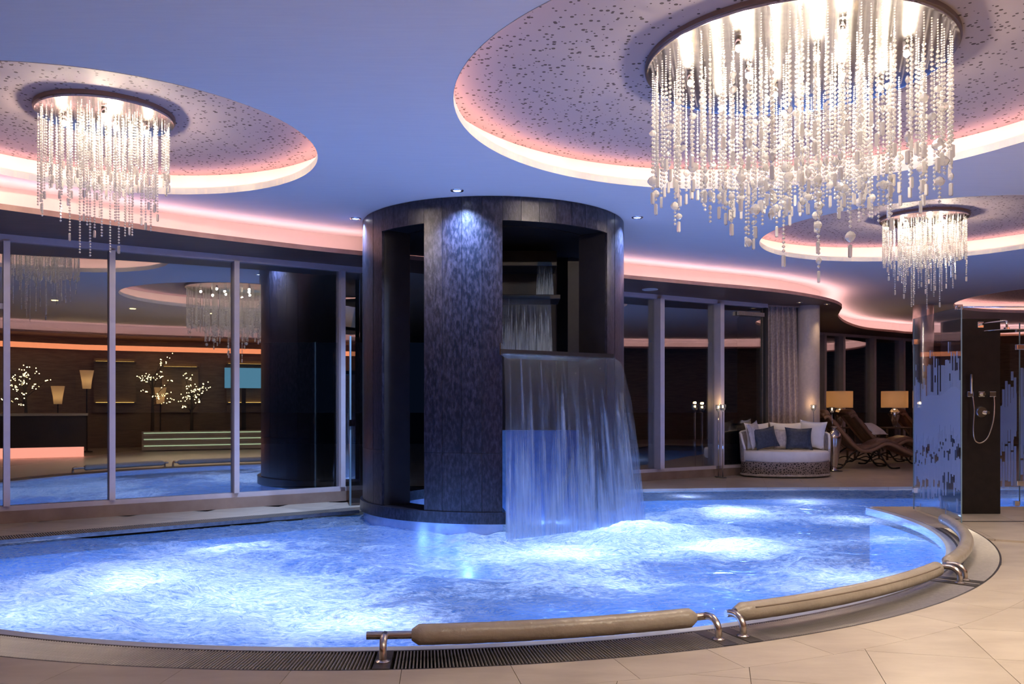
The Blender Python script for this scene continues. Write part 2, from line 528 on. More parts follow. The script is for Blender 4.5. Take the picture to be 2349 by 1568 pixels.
def link(name, me, parent=None, loc=(0, 0, 0)):
    o = bpy.data.objects.new(name, me)
    COL.objects.link(o)
    o.location = loc
    if parent is not None:
        o.parent = parent
    return o


def rootloc(p):
    v = Vector((0, 0, 0))
    while p is not None:
        v += p.location
        p = p.parent
    return v


def part(name, mb, mat, parent=None, smooth=False, label=None, kind=None, auto=None):
    """one mesh object; vertices given in world space, the object's origin sits at its parent's root"""
    off = rootloc(parent)
    me = mb.mesh(name, mat, smooth, off)
    if auto is not None:
        bm = bmesh.new(); bm.from_mesh(me)
        bmesh.ops.recalc_face_normals(bm, faces=bm.faces)
        for f in bm.faces:
            f.smooth = True
        for e in bm.edges:
            if len(e.link_faces) == 2 and e.calc_face_angle(0) > radians(auto):
                e.smooth = False
        bm.to_mesh(me); bm.free()
    o = link(name, me, parent)
    if label: o['label'] = label
    if kind: o['kind'] = kind
    return o


def thing(name, label, cat, loc=(0, 0, 0), group=None, kind=None):
    o = bpy.data.objects.new(name, None)
    COL.objects.link(o)
    o.location = loc
    o.empty_display_size = .1
    tag(o, label, cat, group, kind)
    return o


def tag(o, label=None, cat=None, group=None, kind=None):
    if label: o['label'] = label
    if cat: o['category'] = cat
    if group: o['group'] = group
    if kind: o['kind'] = kind
    return o


def P(px, py, Y):
    return Vector(((px - CX) / F * Y, Y, EYE + (HZ - py) / F * Y))


def G(px, py, z=0.0):
    Y = F * (EYE - z) / (py - HZ)
    return Vector(((px - CX) / F * Y, Y))


def crom(pts, n=6, closed=False):
    out, m = [], len(pts)
    rng = range(m if closed else m - 1)
    for i in rng:
        p0 = Vector(pts[(i - 1) % m] if closed or i > 0 else pts[0])
        p1, p2 = Vector(pts[i]), Vector(pts[(i + 1) % m])
        p3 = Vector(pts[(i + 2) % m] if closed or i + 2 < m else pts[-1])
        for k in range(n):
            t = k / n
            out.append(.5 * ((2 * p1) + (p2 - p0) * t + (2 * p0 - 5 * p1 + 4 * p2 - p3) * t * t + (3 * p1 - p0 - 3 * p2 + p3) * t ** 3))
    if not closed:
        out.append(Vector(pts[-1]))
    return out


def normals2(pts, closed=True):
    out, m = [], len(pts)
    for i in range(m):
        a = pts[(i - 1) % m] if closed or i else pts[0]
        b = pts[(i + 1) % m] if closed or i < m - 1 else pts[-1]
        d = (b - a).normalized()
        out.append(Vector((-d.y, d.x)))
    return out


def inside(p, poly):
    x, y = p[0], p[1]
    r = False
    j = len(poly) - 1
    for i in range(len(poly)):
        xi, yi = poly[i][0], poly[i][1]
        xj, yj = poly[j][0], poly[j][1]
        if (yi > y) != (yj > y) and x < (xj - xi) * (y - yi) / (yj - yi) + xi:
            r = not r
        j = i
    return r


def region(outer, holes, z, keep=None):
    """flat mesh of outer minus holes (lists of 2-D points); returns MB"""
    vs, es = [], []
    for lp in [outer] + holes:
        n = len(vs)
        vs += [Vector((p[0], p[1])) for p in lp]
        es += [(n + i, n + (i + 1) % len(lp)) for i in range(len(lp))]
    rv, _, rf, _, _, _ = geometry.delaunay_2d_cdt(vs, es, [], 0, 1e-5)
    mb = MB()
    fs = []
    for f in rf:
        c = sum((rv[i] for i in f), Vector((0, 0))) / len(f)
        if inside(c, outer) and not any(inside(c, h) for h in holes):
            fs.append(f)
    mb.add([(v.x, v.y, z) for v in rv], fs)
    return mb


def extrude_down(mb, t):
    """close a flat mesh into a slab of thickness t below it"""
    cnt = {}
    for f in mb.f:
        for i in range(len(f)):
            a, b = f[i], f[(i + 1) % len(f)]
            cnt[(a, b)] = 1
    n = len(mb.v)
    mb.v += [(x, y, z - t) for (x, y, z) in mb.v]
    fs = list(mb.f)
    for (a, b) in cnt:
        if (b, a) not in cnt:
            mb.f.append((b, a, a + n, b + n))
    for f in fs:
        mb.f.append(tuple(i + n for i in reversed(f)))
    return mb


def circle(c, r, n=96):
    return [Vector((c[0] + r * cos(2 * pi * k / n), c[1] + r * sin(2 * pi * k / n))) for k in range(n)]


def hit(px, A, B):
    """distance along the plan line A->B where the sight line through column px crosses it"""
    u = (px - CX) / F
    A, B = Vector(A), Vector(B)
    d = (B - A).normalized()
    return (u * A.y - A.x) / (d.x - u * d.y)


# ================================================================== SHELL
# lip of the lowered soffit: visible part measured, the rest closes the room behind the camera
LIP = [(-4.78, 7.94), (-4.13, 8.60), (-3.63, 9.09), (-2.89, 9.70), (-1.98, 10.35), (-.3, 11.3), (1.62, 12.36), (2.99, 13.15), (4.01, 13.72), (4.8, 14.3),
       (5.63, 15.13), (6.2, 16.0), (6.52, 16.9), (6.91, 18.0), (7.68, 19.5), (8.73, 21.0), (9.85, 21.9), (10.8, 22.5), (13.9, 23.1), (17.3, 21.5),
       (18.3, 17), (17.2, 12), (14.5, 8), (10, 3.6), (5, -1.2), (0, -3.2), (-5, -2.6), (-7.8, .2), (-8.1, 3.6), (-7.0, 6.0)]
lip = crom(LIP, 6, True)
lipn = normals2(lip)
WL0, WL1 = (-8.5, 7.157), (-2.0, 11.41)
WR0, WR1 = (1.83, 13.9), (4.61, 15.6)
WF0, WF1 = (7.9, 21.9), (13.4, 25.52)
WALL = [WL0, WL1, (-.2, 12.65), WR0, WR1, (5.0, 18.4), WF0, WF1, (15.4, 26.3), (19.6, 24), (20.4, 16), (18.8, 11), (15.8, 6.6), (11.2, 1.8), (5.5, -3.2), (0, -5.2), (-6, -4.5), (-9.6, -.6), (-10.0, 4.4)]
OUT = [Vector(p) for p in WALL]

OVALS = [((1.93, 6.02), 2.34), ((-3.30, 6.90), 1.68), ((5.21, 10.64), 2.03), ((12.15, 17.0), 2.95)]
holes = [circle(c, r) for (c, r) in OVALS]

# main ceiling with the round cut-outs
far = [Vector((-13, -9)), Vector((23, -9)), Vector((23, 30)), Vector((-13, 30))]
cl = part('ceiling', extrude_down(region(far, holes, CEIL + .05), .05), M['ceiling'], kind='structure')
for (x, y) in FILL_SPOTS:  # glowing discs for the added fill spots, out of view
    part('fill_spot', MB().lathe([(.0005, CEIL - .004), (.05, CEIL - .004), (.055, CEIL - .012), (.07, CEIL - .001)], 20, (x, y, 0), cap=False), M['warmspot'], cl)
tag(cl, 'smooth white ceiling washed lavender and blue by the pool light', 'ceiling')

# recesses: lip ring, ledge with strip light, upright wall, perforated lid
for i, ((cx, cy), r) in enumerate(OVALS):
    w = .20
    lab = ['large round ceiling recess with the wide crystal chandelier', 'round ceiling recess over the left end of the pool',
           'round ceiling recess holding the far small chandelier', 'far round ceiling recess above the shower bar'][i]
    rt = thing('ceiling_recess', lab, 'ceiling', (cx, cy, REC), kind='structure')
    part('recess_edge', MB().lathe([(r, CEIL - .004), (r, CEIL + .062), (r + w, CEIL + .062)], 128, (cx, cy, 0), cap=False), M['cove'], rt, auto=40)
    part('recess_wall', MB().lathe([(r + w, CEIL + .05), (r + w, REC)], 128, (cx, cy, 0), cap=False), M['cove'], rt, True)
    part('perforated_panel', MB().lathe([(.02, REC), (r + w + .02, REC), (r + w + .02, REC + .03), (.02, REC + .03)], 128, (cx, cy, 0)), M['perforated'], rt)
    part('light_strip', MB().lathe([(r + .06, CEIL + .066), (r + .12, CEIL + .066)], 96, (cx, cy, 0), cap=False), M['led_ring'], rt)

# soffit, its copper lip, cove wall and light strip
sf = part('trim_1', region(OUT, [lip], LIPZ), M['soffit'], kind='structure')
tag(sf, 'dark timber soffit running round the room above the windows', 'soffit')
mb = MB()
n = len(lip)
lo = [(p.x, p.y, LIPZ) for p in lip] + [(lip[0].x, lip[0].y, LIPZ)]
hi = [(a, b, LIPZ + .055) for (a, b, c) in lo]
bk = [(lip[i % n] + lipn[i % n] * .03) for i in range(n + 1)]
mb.strip(lo, hi)
mb.strip(hi, [(p.x, p.y, LIPZ + .055) for p in bk])
tag(part('trim_2', mb, M['copper'], kind='structure'), 'thin copper coloured edge along the soffit lip', 'trim')
ow = [(lip[i % n] + lipn[i % n] * .40) for i in range(n + 1)]
mb = MB()
mb.strip([(p.x, p.y, LIPZ + .03) for p in ow], [(p.x, p.y, CEIL + .001) for p in ow])
mb.strip([(p.x, p.y, LIPZ + .03) for p in bk], [(p.x, p.y, LIPZ + .03) for p in ow])
cw = tag(part('trim_3', mb, M['cove'], kind='structure'), 'pale cove face glowing pink and white above the soffit lip', 'cove')
s0 = [(lip[i % n] + lipn[i % n] * .09) for i in range(n + 1)]
s1 = [(lip[i % n] + lipn[i % n] * .15) for i in range(n + 1)]
part('light_strip', MB().strip([(p.x, p.y, LIPZ + .036) for p in s0], [(p.x, p.y, LIPZ + .036) for p in s1]), M['led'], cw)

# ------------------------------------------------------------------ pool outline
PC, PR = Vector((-1.0, 9.95)), 5.5
BL0, BL1 = Vector((-4.83, 8.02)), Vector((-1.84, 10.26))
bd = (BL1 - BL0).normalized()
bn = Vector((-bd.y, bd.x))
q = BL0 - PC
bb_ = q.dot(bd)
tt = -bb_ - sqrt(bb_ * bb_ - (q.dot(q) - PR * PR))
P0 = BL0 + bd * tt


def arc(r, a0, a1, n):
    return [Vector((PC.x + r * sin(a0 + (a1 - a0) * k / n), PC.y - r * cos(a0 + (a1 - a0) * k / n))) for k in range(n + 1)]


TH0 = atan2(P0.x - PC.x, -(P0.y - PC.y))
THC = pi / 2 + math.asin(.65 / PR)
TAIL = [Vector((14, 10.6)), Vector((14, 13.1)), Vector((6.2, 13.08)), Vector((3.6, 12.95)), Vector((1.93, 12.72)), Vector((.3, 11.87)), BL1]
pool = arc(PR, TH0, THC, 90) + TAIL
GO = 5.83          # outer radius of the overflow grating
BO = 6.17          # outer radius of the border tiles
GE = 1.36          # where the grating ends beside the shower screen
gw = .28
backpts = [BL1 + bn * gw, P0 + bn * gw - bd * .3]
keep = arc(BO, TH0, 1.24, 80) + arc(GO, 1.25, GE, 8) + arc(PR + .005, GE, THC, 16) + TAIL[:-1] + backpts
keepG = arc(GO, TH0, GE, 90) + arc(PR + .005, GE, THC, 16) + TAIL[:-1] + backpts

# sub-floor and tiles
fl = thing('floor', 'beige stone tiled floor around the pool', 'floor', (0, 0, 0), kind='structure')
sub = region([Vector((-10.2, -5.4)), Vector((20.6, -5.4)), Vector((20.6, 26.6)), Vector((-10.2, 26.6))], [pool], -.06)
part('subfloor', extrude_down(sub, .12), M['slab'], fl)


def visible(c, m=60):
    if c[1] < 3.2:
        return False
    px, py = CX + c[0] / c[1] * F, HZ + EYE / c[1] * F
    return -m * 3 < px < 2349 + m * 3 and py < 1568 + m * 5


TT = .055
tiles = []       # (screen area, MB)
# border course: radial joints
da = .55 / 6.0
k = -12
while TH0 + .2 + (k + 12) * da < 1.24:
    a0 = .0795 + (k - 1) * da
    k += 1
    if a0 < TH0 or a0 + da > 1.25:
        continue
    g = .0014 / 6
    ring = arc(GO + .004, a0 + g, a0 + da - g, 5) + arc(BO - .002, a0 + g, a0 + da - g, 5)[::-1]
    c = sum(ring, Vector((0, 0))) / len(ring)
    if visible(c):
        mb = MB()
        mb.add([(p.x, p.y, 0) for p in ring], [tuple(range(len(ring)))])
        # ring order is counter-clockwise when outer arc is listed back; flip so the top faces up
        area = sum(ring[i].x * ring[(i + 1) % len(ring)].y - ring[(i + 1) % len(ring)].x * ring[i].y for i in range(len(ring)))
        if area < 0:
            mb.f = [tuple(reversed(mb.f[0]))]
        tiles.append((1 / c.y ** 3 * .19, extrude_down(mb, TT)))
ga = radians(76.5)
ux, uy = Vector((cos(ga), sin(ga))), Vector((-sin(ga), cos(ga)))
org = Vector((1.852, 4.447))
S = .605
for i in range(-14, 40):
    for j in range(-26, 26):
        c = org + ux * (i + .5) * S + uy * (j + .5) * S
        if not visible(c) or c.y > 15.6 or not inside(c, OUT):
            continue
        h = S / 2 - .0016
        q4 = [c - ux * h - uy * h, c + ux * h - uy * h, c + ux * h + uy * h, c - ux * h + uy * h]
        smp = [inside(c + ux * a * h + uy * b * h, keep) for a in (-1, -.6, -.2, .2, .6, 1) for b in (-1, -.6, -.2, .2, .6, 1)]
        if all(smp):
            continue
        if any(smp):
            mb = region(q4, [keep], 0)
        else:
            mb = MB().add([(p.x, p.y, 0) for p in q4], [(0, 1, 2, 3)])
        if not mb.f:
            continue
        used = sorted({i_ for f in mb.f for i_ in f})
        mp_ = {o: n_ for n_, o in enumerate(used)}
        mb.v = [mb.v[o] for o in used]
        mb.f = [tuple(mp_[i_] for i_ in f) for f in mb.f]
        tiles.append((1 / c.y ** 3 * .36, extrude_down(mb, TT)))
tiles.sort(key=lambda t: -t[0])
rest = MB()
for k, (a, mb) in enumerate(tiles):
    if k < 300:
        part('tile', mb, M['tile'], fl)
    else:
        rest.add(mb.v, mb.f)
# the floor beyond the near tiles
farfloor = region([Vector((-10.2, -5.4)), Vector((20.6, -5.4)), Vector((20.6, 3.1)), Vector((12, 10.0)), Vector((12.0, 10.6)), Vector((6.5, 3.1)), Vector((-6, 3.1)), Vector((-10.2, 6.0))], [], -.003)
fb = region([Vector((-10.2, 13.2)), Vector((20.6, 13.2)), Vector((20.6, 26.6)), Vector((-10.2, 26.6))], [], -.003)
rest.add(fb.v, fb.f)
part('far_tiles', rest, M['tile'], fl, kind='stuff')
nf = [Vector((-10.2, -5.4)), Vector((20.6, -5.4)), Vector((20.6, 13.2)), Vector((-10.2, 13.2))]
kg = [Vector(p) for p in keepG]
part('plain_floor', region(nf, [kg], -.02), M['tile'], fl)

# basin
bs = MB()
pz = [(p.x, p.y) for p in pool] + [(pool[0].x, pool[0].y)]
bs.strip([(x, y, -.06) for x, y in pz], [(x, y, -1.1) for x, y in pz])
fbm = region(pool, [], -1.1)
bs.add(fbm.v, fbm.f)
ba = tag(part('pool_basin', bs, M['basin'], kind='structure'), 'pale blue basin under the churning water', 'pool')
ci = arc(PR - .085, TH0, THC - .01, 90)
co_ = arc(PR + .004, TH0, THC - .01, 90)
cp = MB()
cp.strip([(p.x, p.y, -.006) for p in ci], [(p.x, p.y, -.006) for p in co_])
cp.strip([(p.x, p.y, -.09) for p in ci], [(p.x, p.y, -.006) for p in ci])
cp.strip([(p.x, p.y, -.006) for p in co_], [(p.x, p.y, -.09) for p in co_])
part('coping', cp, M['coping'], ba)

# ------------------------------------------------------------------ windows
def facade(nm, A, B, pxs, s0, s1, label, sill=.13, head=3.03, fin=.07, width=.062, door=None):
    d = (Vector(B) - Vector(A)).normalized()
    rt = thing(nm, label, 'window', (A[0], A[1], 0), kind='structure')
    part('sill', MB().seg(A, B, s0, s1, -.06, .12, 0.0, sill), M['kerb'], rt, label='low kerb under the glazing')
    part('bottom_rail', MB().seg(A, B, s0, s1, -.03, .05, sill, sill + .055), M['frame'], rt)
    part('head_rail', MB().seg(A, B, s0, s1, -.05, .06, head, LIPZ), M['frame'], rt)
    ss = [s0] + [hit(p, A, B) for p in pxs] + [s1]
    for s_ in ss[1:-1]:
        part('mullion', MB().seg(A, B, s_ - width / 2, s_ + width / 2, -fin, .06, sill + .055, head), M['frame'], rt)
    for a, b in zip(ss[:-1], ss[1:]):
        part('pane', MB().seg(A, B, a + .02, b - .02, .012, .026, sill + .04, head + .02), M['pane'], rt)
    return rt


wl = facade('window_1', WL0, WL1, [15, 256, 540, 783], .1, 7.75, 'left glazed front of tall panes behind the pool')
# rail of the opening leaf at the picture's edge
s_ = hit(15, WL0, WL1)
part('transom', MB().seg(WL0, WL1, s_ - 1.2, s_ - .03, -.03, .05, 2.30, 2.36), M['frame'], wl)
wr = facade('window_2', WR0, WR1, [1507, 1644], -2.6, hit(1757, WR0, WR1), 'glazed front right of the waterfall tower, up to the curtain', fin=.14, width=.09)
part('jamb', MB().seg(WR0, WR1, hit(1757, WR0, WR1) - .06, hit(1757, WR0, WR1), -.05, .06, .18, 3.03), M['frame_dark'], wr)
part('door_closer', MB().seg(WR0, WR1, hit(1690, WR0, WR1), hit(1748, WR0, WR1), -.06, .0, 2.86, 2.93), M['slat'], wr, label='pale bar of a door closer at the door head')
wf = facade('window_3', WF0, WF1, [1885, 1928, 1999, 2066, 2131, 2195, 2260, 2325, 2390], .0, 6.5, 'far glazed front behind the loungers and lamps', fin=.12, width=.09)

# remaining walls (dark timber), as closed slabs
def wall(nm, pts, label, mat='wall'):
    mb = MB()
    for a, b in zip(pts[:-1], pts[1:]):
        ln = (Vector(b) - Vector(a)).length
        mb.seg(a, b, 0, ln, .0, .12, -.06, LIPZ + .02)
    return tag(part(nm, mb, M[mat], kind='structure'), label, 'wall')


wall('wall_side', [WR1, (5.0, 18.4), WF0], 'dark timber wall between curtain and far windows')
wall('wall_right', [WF1, (15.4, 26.3), (19.6, 24), (20.4, 16), (18.8, 11), (15.8, 6.6), (11.2, 1.8)], 'dark wall closing the right end of the hall', 'rear')
wall('wall_rear', [(11.2, 1.8), (5.5, -3.2), (0, -5.2), (-6, -4.5), (-9.6, -.6), (-10.0, 4.4), WL0], 'dark rear wall seen only in the window reflections', 'rear')

gd = part('ground', extrude_down(region([Vector((-70, -40)), Vector((90, -40)), Vector((90, 110)), Vector((-70, 110))], [OUT], -.06), .2), M['ground'], kind='structure')
tag(gd, 'dark terrace outside the night windows', 'ground')

# ================================================================== WATER
def foam_at(x, y):
    def bump(cx, cy, rx, ry, h):
        return h * math.exp(-((x - cx) / rx) ** 2 - ((y - cy) / ry) ** 2)
    f = -.03
    f += bump(-2.6, 6.0, 1.3, 1.0, .34) + bump(-2.6, 7.7, 1.4, .5, .10) + bump(-3.6, 5.3, 1.2, .8, .20) + bump(-1.2, 5.1, 1.0, .6, .12)
    f += bump(.5, 7.9, 1.1, .9, .32) + bump(1.9, 8.3, 1.2, .8, .22) + bump(2.6, 6.4, .8, .7, .14) + bump(.6, 6.2, 1.0, .7, .08)
    f += bump(2.7, 10.4, 1.0, .9, .16) + bump(4.0, 11.4, .7, .7, .08) + bump(3.9, 9.6, .7, .4, .12)
    f += bump(.7, 9.2, .9, .6, .40)
    f -= bump(-4.6, 6.6, .8, .6, .10) + bump(.6, 5.5, 1.0, .5, .10) + bump(-1.0, 8.3, .5, .3, .10) + bump(3.2, 9.0, .6, .5, .10)
    f -= bump(2.4, 12.2, 1.8, .9, .22) + bump(5.5, 12.2, 2.5, .9, .14) + bump(-.8, 7.6, .8, .5, .08) + bump(-4.4, 7.2, .7, .5, .12) + bump(1.4, 7.0, .7, .35, .06)
    return f * 1.45 - .01


st = .045
x0, x1, y0, y1 = -6.6, 14.0, 4.3, 13.15
vid, V, Fc, fo = {}, [], [], []
nx, ny = int((x1 - x0) / st), int((y1 - y0) / st)
poly = [(p.x, p.y) for p in pool]
import array
def quick_in(x, y):
    return inside((x, y), poly)
ins = {}
for i in range(nx):
    x = x0 + i * st
    if x > 9 and i % 3:
        pass
    for j in range(ny):
        y = y0 + j * st
        if x > 4.6 and y < 10.5:
            continue
        dx, dy = x - PC.x, y - PC.y
        rr = sqrt(dx * dx + dy * dy)
        if rr < PR + .03 and (x - BL0.x) * bn.x + (y - BL0.y) * bn.y < .03:
            ins[(i, j)] = True
        elif y > 10.57 and quick_in(x, y):
            ins[(i, j)] = True


def wv(i, j):
    k = (i, j)
    if k in vid:
        return vid[k]
    x, y = x0 + i * st, y0 + j * st
    f = foam_at(x, y)
    amp = .030 + max(0, f) * .09
    if x > 6 or (y > 11 and x > 1.5):
        amp = .012
    e = PR - sqrt((x - PC.x) ** 2 + (y - PC.y) ** 2)
    if e < .5 and x < 4.5:
        amp *= max(.25, min(1, e / .5))
    w = noise.noise(Vector((x * .7, y * .7, 3.1)))
    h = noise.turbulence(Vector((x * 1.6 + w, y * 2.0 - w, .5)), 4, False, noise_basis='PERLIN_ORIGINAL', amplitude_scale=.55, frequency_scale=2.1)
    vid[k] = len(V)
    V.append((x, y, WATER + amp * (h * 1.3 - .35)))
    fo.append(f)
    return vid[k]


for (i, j) in ins:
    if (i + 1, j) in ins and (i, j + 1) in ins and (i + 1, j + 1) in ins:
        Fc.append((wv(i, j), wv(i + 1, j), wv(i + 1, j + 1), wv(i, j + 1)))
wm = MB(); wm.add(V, Fc)
wo = part('water', wm, M['water'], smooth=True, kind='structure')
a_ = wo.data.attributes.new('foam', 'FLOAT', 'POINT')
a_.data.foreach_set('value', fo)
tag(wo, 'churning blue and white whirlpool water filling the pool', 'water')

# ================================================================== WATERFALL TOWER
TC, TR = Vector((-.22, 10.2)), 1.55
tw = thing('waterfall_tower', 'dark round stone clad tower with openings, standing in the pool', 'fountain', (TC.x, TC.y, 0))


def tp_(r, a):
    return Vector((TC.x + r * sin(a), TC.y - r * cos(a)))


def shell(mb, a0, a1, z0, z1, ro, ri, n=None):
    z1 = min(z1, CEIL - .001)
    n = n or max(2, int(abs(a1 - a0) / .09))
    A = [tp_(ro, a0 + (a1 - a0) * k / n) for k in range(n + 1)]
    B = [tp_(ri, a0 + (a1 - a0) * k / n) for k in range(n + 1)]
    al, ah = [(p.x, p.y, z0) for p in A], [(p.x, p.y, z1) for p in A]
    bl, bh = [(p.x, p.y, z0) for p in B], [(p.x, p.y, z1) for p in B]
    mb.strip(al, ah); mb.strip(bh, bl); mb.strip(ah, bh); mb.strip(bl, al)
    mb.add([al[0], ah[0], bh[0], bl[0]], [(0, 1, 2, 3)])
    mb.add([al[-1], ah[-1], bh[-1], bl[-1]], [(3, 2, 1, 0)])
    return mb


RI = TR - .36
dg_ = radians
PAN = [(dg_(-112), dg_(-50.1)), (dg_(-26.5), dg_(4.6)), (dg_(54.5), dg_(112)), (dg_(128), dg_(206))]
for (a0, a1) in PAN:
    part('pier', shell(MB(), a0, a1, .10, CEIL + .04, TR - .03, RI), M['stone_in'], tw, auto=30)
part('lintel_ring', shell(MB(), dg_(-180), dg_(180), 3.17, CEIL + .04, TR - .035, RI, 72), M['stone_in'], tw, auto=30)
part('inner_lid', MB().lathe([(.01, 3.16), (RI + .02, 3.16), (RI + .02, 3.2), (.01, 3.2)], 48, (TC.x, TC.y, 0)), M['stone_in'], tw)
# cladding planks: piers in two courses, lintels and sill singly
def planks(a0, a1, z0, z1, ro=TR, rows=None):
    m_ = max(1, round((a1 - a0) * TR / .205))
    st_ = (a1 - a0) / m_
    for k in range(m_):
        zs = rows or [z0, z1]
        for za, zb in zip(zs[:-1], zs[1:]):
            g = .0018 / TR
            part('plank', shell(MB(), a0 + k * st_ + g, a0 + (k + 1) * st_ - g, za + .0015, zb - .0015, ro + random.uniform(-.002, .002), ro - .03, 3), M['stone'], tw, auto=30)


for (a0, a1) in PAN[:3]:
    planks(a0, a1, .18, CEIL, rows=[.18, .78, CEIL - .002])
planks(PAN[0][1], PAN[1][0], 3.15, CEIL - .002)
planks(PAN[1][1], PAN[2][0], 3.15, CEIL - .002)
planks(PAN[2][1], PAN[2][1] + .6, 3.15, CEIL - .002)
# sill ring and wet plinth under the left half
part('sill_ring', shell(MB(), dg_(-135), dg_(6.0), .06, .18, TR + .03, RI - .02, 40), M['stone'], tw, auto=30)
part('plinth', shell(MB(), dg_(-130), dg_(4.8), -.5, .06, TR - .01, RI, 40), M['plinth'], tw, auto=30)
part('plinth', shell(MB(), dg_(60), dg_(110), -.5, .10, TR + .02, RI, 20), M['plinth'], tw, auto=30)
# inner spouts in steps, back wall of the basin
core = tp_(.2, pi)
def spout(cx, cy, hw, dep, z, rot):
    return MB().bbox(-hw, hw, -dep / 2, dep / 2, z - .05, z, .008, rot, (cx, cy))


part('spout', spout(.02, 10.10, .50, .6, 2.92, 0), M['stone_in'], tw)
part('spout', spout(.06, 9.75, .48, .55, 2.50, 0), M['stone_in'], tw)
part('core_wall', MB().bbox(-.75, .55, 10.45, 10.62, .0, 3.3, .01), M['stone_in'], tw)
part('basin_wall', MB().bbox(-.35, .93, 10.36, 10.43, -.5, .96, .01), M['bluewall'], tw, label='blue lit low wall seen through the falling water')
SA, SB = Vector((-.115, 8.46)), Vector((1.12, 9.35))
sd = (SB - SA).normalized(); sn = Vector((sd.y, -sd.x))
SLEN = (SB - SA).length
bm_ = MB()
pl_ = [SA, SB, SB + Vector((-.12, .75)), SA + Vector((.06, .75))]
bm_.add([(p.x, p.y, 1.83) for p in pl_], [(0, 1, 2, 3)])
part('spout_lip', extrude_down(bm_, .055), M['stone_in'], tw, label='black slab lip that the big waterfall runs off')
part('spout_cheek', MB().seg(SA, SA + Vector((.06, .75)), 0, .5, -.004, .008, 1.77, 1.89), M['chrome'], tw)


# falling sheets
def sheet(name, A, B, z0, z1, out, fan, nu=60, nv=40, th=.012, wob=.02, mat='fall'):
    A, B = Vector(A), Vector(B)
    d = (B - A); ln = d.length; d.normalize()
    nn = Vector((d.y, -d.x))
    V, Fc, UV = [], [], []
    for side in (0, 1):
        for j in range(nv + 1):
            v = j / nv
            z = z0 + (z1 - z0) * v
            r = sqrt(v)
            for i in range(nu + 1):
                u = i / nu
                o = .03 + out * r + wob * v * noise.noise(Vector((u * 9, v * 1.2, 2.0 + side))) - side * (th + .02 * v)
                s = u * ln + fan * (u ** 3) * r + .05 * (u - .5) * r
                # rounded crest
                if j == 0:
                    o -= .02
                p = A + d * s + nn * o
                V.append((p.x, p.y, z + (.0 if j else .004)))
                UV.append((u, v))
    w = nu + 1
    h = (nv + 1) * w
    for j in range(nv):
        for i in range(nu):
            a = j * w + i
            Fc.append((a, a + 1, a + w + 1, a + w))
            Fc.append((h + a, h + a + w, h + a + w + 1, h + a + 1))
    mb = MB(); mb.add(V, Fc)
    o = part(name, mb, M[mat], smooth=True)
    l = o.data.uv_layers.new(name='flow')
    for lp in o.data.loops:
        l.data[lp.index].uv = UV[lp.vertex_index]
    return o


fs = sheet('waterfall', SA + sd * .02, SB, 1.785, WATER - .02, .10, .34)
tag(fs, 'wide sheet of water falling from the black lip into the pool', 'waterfall', kind='stuff')
f2 = sheet('waterfall', (-.10, 9.50), (.42, 9.50), 2.50, 1.84, .12, .0, 30, 16)
tag(f2, 'narrow upper water curtain falling inside the tower from the lower step', 'waterfall', kind='stuff')
f3 = sheet('waterfall', (.30, 9.80), (.45, 9.80), 2.92, 2.50, .10, .0, 12, 12)
tag(f3, 'thin water trickle at the topmost step inside the tower', 'waterfall', kind='stuff')
# leaning jet of white water behind the sheet
mb = MB().tube([(.72, 10.3, .62), (.66, 10.15, .42), (.56, 9.95, .18), (.47, 9.8, -.06)], [.012, .03, .055, .085], 12)
jt = part('water_jet', mb, M['cushion'], smooth=True)
tag(jt, 'white slanting water jet behind the big waterfall', 'water jet', kind='stuff')

# ceiling spots
SPL = ['bright ceiling spot in front of the tower, above its broad pier', 'bright ceiling spot beside the left edge of the tower', 'bright ceiling spot beside the right edge of the tower']
for (x, y), lb in zip(SPOTS, SPL):
    t = thing('ceiling_spot', lb, 'downlight', (x, y, CEIL), 'recessed ceiling spots round the tower')
    part('trim_ring', MB().lathe([(.042, -.002), (.046, -.012), (.062, -.010), (.066, -.001)], 24, (x, y, CEIL), cap=False), M['chrome'], t, True)
    part('lens', MB().lathe([(.0005, -.004), (.042, -.003)], 20, (x, y, CEIL), cap=False), M['spotlens'], t)
for (px, py, lb) in [(1834, 693, 'small warm spot in the soffit at the head of the plain column'), (1897, 697, 'small warm spot in the soffit right of the plain column'), (1812, 748, 'small warm spot above the edge of the curtain')]:
    p = G(px, py, LIPZ)
    x, y = p.x, p.y
    t = thing('soffit_spot', lb, 'downlight', (x, y, LIPZ), 'small warm soffit spots')
    part('trim_ring', MB().lathe([(.035, -.001), (.04, -.01), (.055, -.008), (.058, 0)], 16, (x, y, LIPZ), cap=False), M['chrome'], t, True)
    part('lens', MB().lathe([(.0005, -.004), (.035, -.003)], 14, (x, y, LIPZ), cap=False), M['warmspot'], t)
    lamp('soffit_beam', 'SPOT', (x, y, LIPZ - .02), 26, (1, .70, .38), .02, (x, y + .02, 0), 75, .8)
p = G(1491, 663, LIPZ)
t = thing('ceiling_speaker', 'white round speaker flush in the dark soffit', 'speaker', (p.x, p.y, LIPZ))
part('rim', MB().lathe([(.10, -.002), (.105, -.016), (.125, -.012), (.128, 0)], 28, (p.x, p.y, LIPZ), cap=False), M['speaker'], t, True)
part('grille', MB().lathe([(.0005, -.012), (.06, -.011), (.10, -.006)], 28, (p.x, p.y, LIPZ), cap=False), M['speaker'], t, True)

# ================================================================== GRATINGS
def grating(nm, label):
    return thing(nm, label, 'grating', (0, 0, 0))


